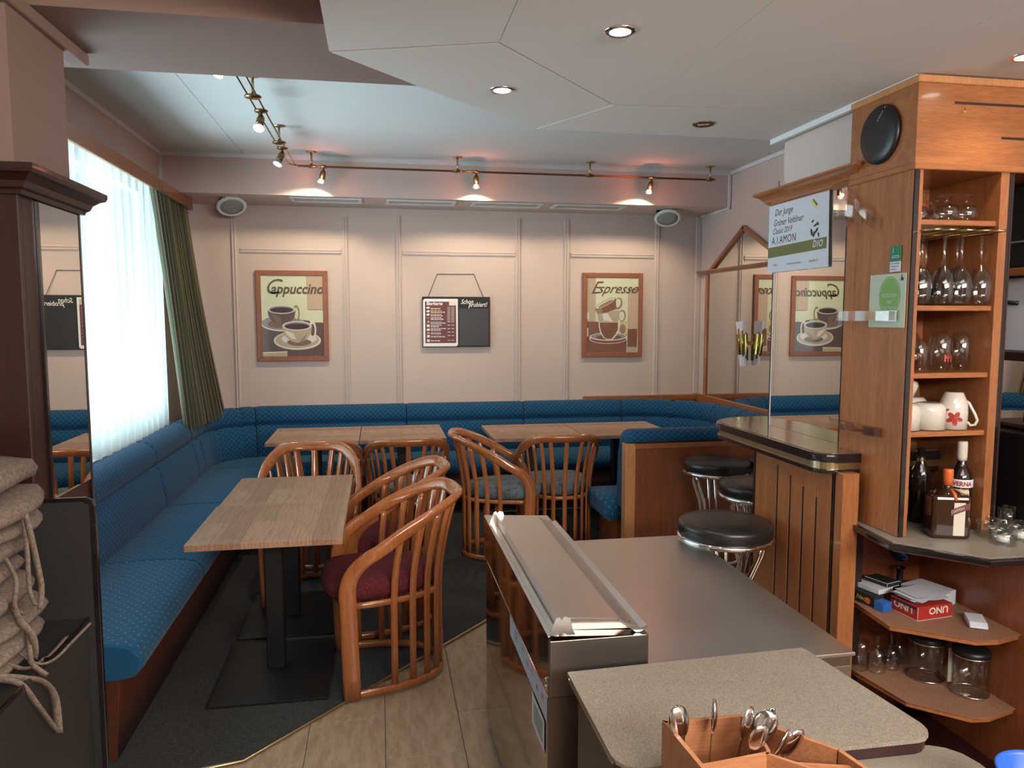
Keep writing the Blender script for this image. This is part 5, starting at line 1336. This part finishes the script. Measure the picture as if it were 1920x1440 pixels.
for j, z in enumerate((.352, .320, .288, .256, .222, .190, .158, .128, .098, .062)):
    for dz, mt in ((0, ('red', 'yellow', 'a_gold', 'a_white', 'a_grey', 'a_white', 'a_white', 'a_grey', 'a_grey', 'red')[j]), (-.014, 'white')):
        x = .068
        while x < .068+rr.uniform(.07, .13):
            w2 = rr.uniform(.010, .030); li.append((mt, [(x, z+dz), (x+w2, z+dz), (x+w2, z+dz+.0065), (x, z+dz+.0065)])); x += w2+.004
flats('menu_lines', li, O_+Vector((0, -.0013, 0)), (1, 0, 0), (0, 0, 1), mbd, .00002)

# ================================================================== CORNER MIRROR, SCONCE
cmr = thing('corner_mirror', 'large gabled mirror with wooden frame on the right wall', 'mirror', (3.05, 6.1, .9))
MB().prism([(6.63, .90), (6.63, 2.045), (5.30, 2.045), (5.30, .90)], 3.046, 3.052, T=lambda a, b_, c: (c, a, b_)).build('mirror_glass', 'mirror', cmr)
MB().prism([(6.56, 2.075), (5.945, 2.395), (5.30, 2.075)], 3.046, 3.052, T=lambda a, b_, c: (c, a, b_)).build('gable_glass', 'mirror', cmr)
MB().box(3.03, 3.058, 6.63, 6.665, .90, 2.045, .003, 1).build('frame_post', 'cherry', cmr)
MB().box(3.03, 3.058, 5.27, 5.30, .90, 2.045, .003, 1).build('frame_post', 'cherry', cmr)
MB().prism([(3.058, 2.045), (3.025, 2.045), (3.012, 2.060), (2.992, 2.068), (2.992, 2.078), (3.058, 2.078)], 5.25, 6.80, T=lambda a, b_, c: (a, c, b_)).build('cornice', 'cherry_y', cmr)
for a, b_ in (((6.60, 2.078), (5.945, 2.415)), ((5.945, 2.415), (5.25, 2.078))):
    a, b_ = Vector(a), Vector(b_); d = (b_-a).normalized(); nrm = Vector((d.y, -d.x))
    if nrm.y > 0: nrm = -nrm
    MB().prism([tuple(a), tuple(b_), tuple(b_+nrm*.032), tuple(a+nrm*.032)], 3.025, 3.058, T=lambda a, b_, c: (c, a, b_)).build('gable_rail', 'cherry_y', cmr)
sn = thing('wall_sconce', 'brass wall lamp with frosted glass shade fixed on the corner mirror', 'lamp', (3.04, 5.80, 1.42))
Ax = Vector((-.028, 0, .37)).normalized(); cA = Vector((2.978, 5.80, 1.42))
Rm = Ax.to_track_quat('Z', 'X').to_matrix().to_4x4()
def flute(r0, r1, z0_, z1_, am, ph=0, nseg=32):
    rows = []
    for z in [z0_+(z1_-z0_)*i/6 for i in range(7)]:
        r = r0+(r1-r0)*(z-z0_)/(z1_-z0_); rows.append([cA+(Rm @ Vector(((r*(1+am*math.cos(4*a+ph)))*math.cos(a), (r*(1+am*math.cos(4*a+ph)))*math.sin(a), z))) for a in [2*PI*k_/nseg for k_ in range(nseg)]])
    return rows
mb = MB(); mb.grid(flute(.030, .042, -.18, .19, .10), closed_u=True); mb.build('glass_shade', 'frost', sn)
mb = MB()
mb.grid(flute(.0375, .0425, -.085, .085, .10), closed_u=True)
for k_ in range(8):
    a = 2*PI*k_/8+PI/8
    p0 = cA+(Rm @ Vector((.037*math.cos(a), .037*math.sin(a), -.11-.03*math.cos(a)))); p1 = cA+(Rm @ Vector((.042*math.cos(a), .042*math.sin(a), .11-.03*math.cos(a))))
    mb.tube([p0, p1], .006, 8)
mb.build('brass_body', 'brass', sn)
MB().box(3.015, 3.045, 5.785, 5.815, 1.415, 1.445, .003, 1).build('bracket', 'brass', sn)

# ================================================================== AIR OUTLETS AND WHITE SPEAKERS UNDER THE PLASTER BOX
for i, (x0, x1, lb) in enumerate(((-.69, -.12, 'leftmost air outlet under the plaster box, above the cappuccino picture'), (.075, .655, 'air outlet second from the left, above the menu board'), (.795, 1.40, 'air outlet third from the left, right of the menu board'), (1.50, 2.14, 'rightmost air outlet, above the espresso picture'))):
    t = thing('air_outlet', lb, 'vent', ((x0+x1)/2, 6.42, 2.605), 0, 'air outlets under the plaster box')
    y0, y1 = 6.32, 6.55
    for a, b_, c, d in ((x0, x1, y0, y0+.028), (x0, x1, y1-.028, y1), (x0, x0+.03, y0+.028, y1-.028), (x1-.03, x1, y0+.028, y1-.028)):
        MB().box(a, b_, c, d, 2.596, 2.6048, .002, 1).build('frame_side', 'white_strip', t)
    MB().box(x0+.03, x1-.03, y0+.028, y1-.028, 2.6040, 2.6048).build('shaft', 'greygrille', t)
    for k_ in range(4): MB().box(x0+.03, x1-.03, y0+.045+.04*k_, y0+.062+.04*k_, 2.6005, 2.604, .001, 1).build('slat', 'trim', t)
    MB().box((x0+x1)/2-.004, (x0+x1)/2+.004, y0+.028, y1-.028, 2.5995, 2.602).build('crossbar', 'trim', t)
for c_, tl, lb in (((-1.165, 6.50, 2.545), (.25, -.62, -1), 'tilted round white ceiling loudspeaker in the left corner'), ((2.58, 6.50, 2.535), (-.18, -.62, -1), 'tilted round white ceiling loudspeaker at the right end')):
    t = thing('ceiling_speaker', lb, 'speaker', c_, 0, 'round white loudspeakers')
    Rm2 = Vector(tl).normalized().to_track_quat('Z', 'Y').to_matrix().to_4x4()
    MB().lathe([(.092, .012), (.098, .014), (.112, .010), (.118, .002), (.116, -.004), (.090, -.004), (.092, .012)], c_, 40, Rm2).build('rim', 'white', t)
    MB().lathe([(0, .012), (.05, .0115), (.092, .009), (.092, .0), (0, .0)], c_, 36, Rm2).build('grille', 'greygrille', t)
    MB().lathe([(.085, -.005), (.080, -.035), (.05, -.055), (0, -.055)], c_, 24, Rm2).build('back_shell', 'black', t)
    MB().box(c_[0]-.10, c_[0]+.08, c_[1]+.01, c_[1]+.03, c_[2]+.045, 2.604, .002, 1).build('mount', 'black', t)

# ================================================================== TRACK LIGHT WITH SPOTS
tr = thing('track_rails', 'bent bronze twin-rod track lighting rail under the ceiling', 'track light', (0, 5, 2.8))
zr = 2.800
def rods(pts):
    for s_ in (-1, 1):
        MB().tube([(x+s_*ox, y+s_*oy, z) for x, y, z, ox, oy in pts], .0045, 8).build('rod', 'oldbrass', tr)
rods([(-.632, 2.80, zr, .022, 0), (-.632, 5.36, zr, .022, 0), (-.630, 5.98, zr, .022, .006), (-.600, 6.055, zr, .012, .020), (-.50, 6.055, zr, 0, .020), (2.80, 6.055, zr, 0, .020)])
def mount(x, y):
    MB().lathe([(0, ZC-.001), (.038, ZC-.001), (.040, ZC-.006), (.012, ZC-.010), (0, ZC-.010)], (x, y, 0), 20).build('ceiling_plate', 'brassband', tr)
    MB().tube([(x, y, ZC-.008), (x, y, zr)], .0075, 10).build('hanger_rod', 'brassband', tr)
    MB().lathe([(0, zr+.014), (.016, zr+.012), (.042, zr+.004), (.044, zr), (.042, zr-.006), (.016, zr-.012), (0, zr-.014)], (x, y, 0), 20).build('clamp', 'oldbrass', tr)
for x, y in ((-.632, 4.22), (-.632, 5.28), (-.49, 6.055), (.636, 6.055), (1.725, 6.055), (2.775, 6.055)): mount(x, y)
def spot(x, y, dr, lb, lens, energy, sz=1.0, warm=(1, .80, .55)):
    t = thing('track_spot', lb, 'spotlight', (x, y, zr), 0, 'small spotlights on the ceiling track')
    MB().lathe([(0, .012), (.014, .011), (.036, .004), (.038, 0), (.036, -.006), (.014, -.011), (0, -.012)], (x, y, zr), 20).build('clamp', 'oldbrass', t)
    d = Vector(dr).normalized(); k0 = Vector((x, y, zr-.032)); R_ = d.to_track_quat('Z', 'Y').to_matrix().to_4x4() @ Matrix.Scale(1.12, 4)
    MB().tube([(x, y, zr-.008), tuple(k0)], .0065, 8).build('stem', 'oldbrass', t)
    MB().lathe([(0, -.010), (.010, -.006), (.0175, .008), (.0195, .020), (.0195, .052), (.017, .056), (0, .056)], k0, 20, R_).build('socket', 'oldbrass', t)
    MB().lathe([(.012, .056), (.015, .060), (.026, .080), (.028, .086), (.026, .086), (.014, .064), (.012, .056)], k0, 24, R_).build('reflector', 'white' if energy else 'greygrille', t)
    MB().lathe([(0, .0895), (.014, .0885), (.0265, .0855), (.0255, .083), (0, .083)], k0, 24, R_).build('lens', lens, t)
    if energy:
        p = k0+d*.106
        lamp('track_spot_beam', 'SPOT', tuple(p), energy, warm, spot_size=math.radians(132), spot_blend=.45, shadow_soft_size=.02, to=tuple(p+d))
        lamp('track_spot_leak', 'POINT', tuple(k0+d*.085+Vector((0, -.045, .014))), energy*.035, (1, .25, .13), shadow_soft_size=.012)
spot(-.40, 6.055, (-.28, .34, -1), 'lit spotlight left of the cappuccino picture on the ceiling track', 'lampwarm', 34)
spot(.785, 6.055, (.03, .34, -1), 'lit spotlight in the middle of the wall track, above the menu board', 'lampwarm', 34)
spot(2.256, 6.055, (-.16, .34, -1), 'lit spotlight at the right end of the wall track', 'lampwarm', 34)
spot(-.632, 5.45, (-.38, -.42, -1), 'spotlight hanging at the bend of the track', 'lampsmall', 0)
spot(-.632, 4.50, (-.10, -.75, -1), 'spotlight halfway along the left track', 'lampsmall', 0)
spot(-.632, 3.56, (-.55, -.75, -1), 'spotlight partly hidden by the ceiling beam', 'lampsmall', 0)

# ================================================================== RECESSED DOWNLIGHTS
for x, y, lit, lb in ((.673, 2.071, 1, 'lit recessed ceiling light nearest the camera, top centre'), (.438, 2.661, 1, 'lit recessed ceiling light left of the others, over the fridge end'), (1.329, 2.975, 0, 'unlit recessed ceiling light near the bar wall'), (1.955, 2.050, 1, 'lit recessed ceiling light at the right picture edge')):
    t = thing('recessed_light', lb, 'ceiling light', (x, y, ZL), 0, 'round recessed ceiling lights')
    MB().lathe([(.030, -.004), (.040, -.006), (.045, -.003), (.046, 0), (.030, 0), (.030, -.004)], (x, y, ZL), 32).build('ring', 'oldbrass' if not lit else 'chrome', t)
    if lit:
        MB().lathe([(0, -.0035), (.0298, -.0035), (.0298, -.001), (0, -.001)], (x, y, ZL), 24).build('lens', 'lamp', t)
        lamp('recessed_beam', 'SPOT', (x, y, ZL-.02), 9 if x < 1.5 else 5.5, (1, .90, .72), spot_size=math.radians(125), spot_blend=.6, shadow_soft_size=.03, to=(x, y, 0))
    else:
        MB().lathe([(0, -.002), (.024, -.004), (.0298, -.002), (.0298, 0), (0, 0)], (x, y, ZL), 24).build('bulb', 'chrome', t)
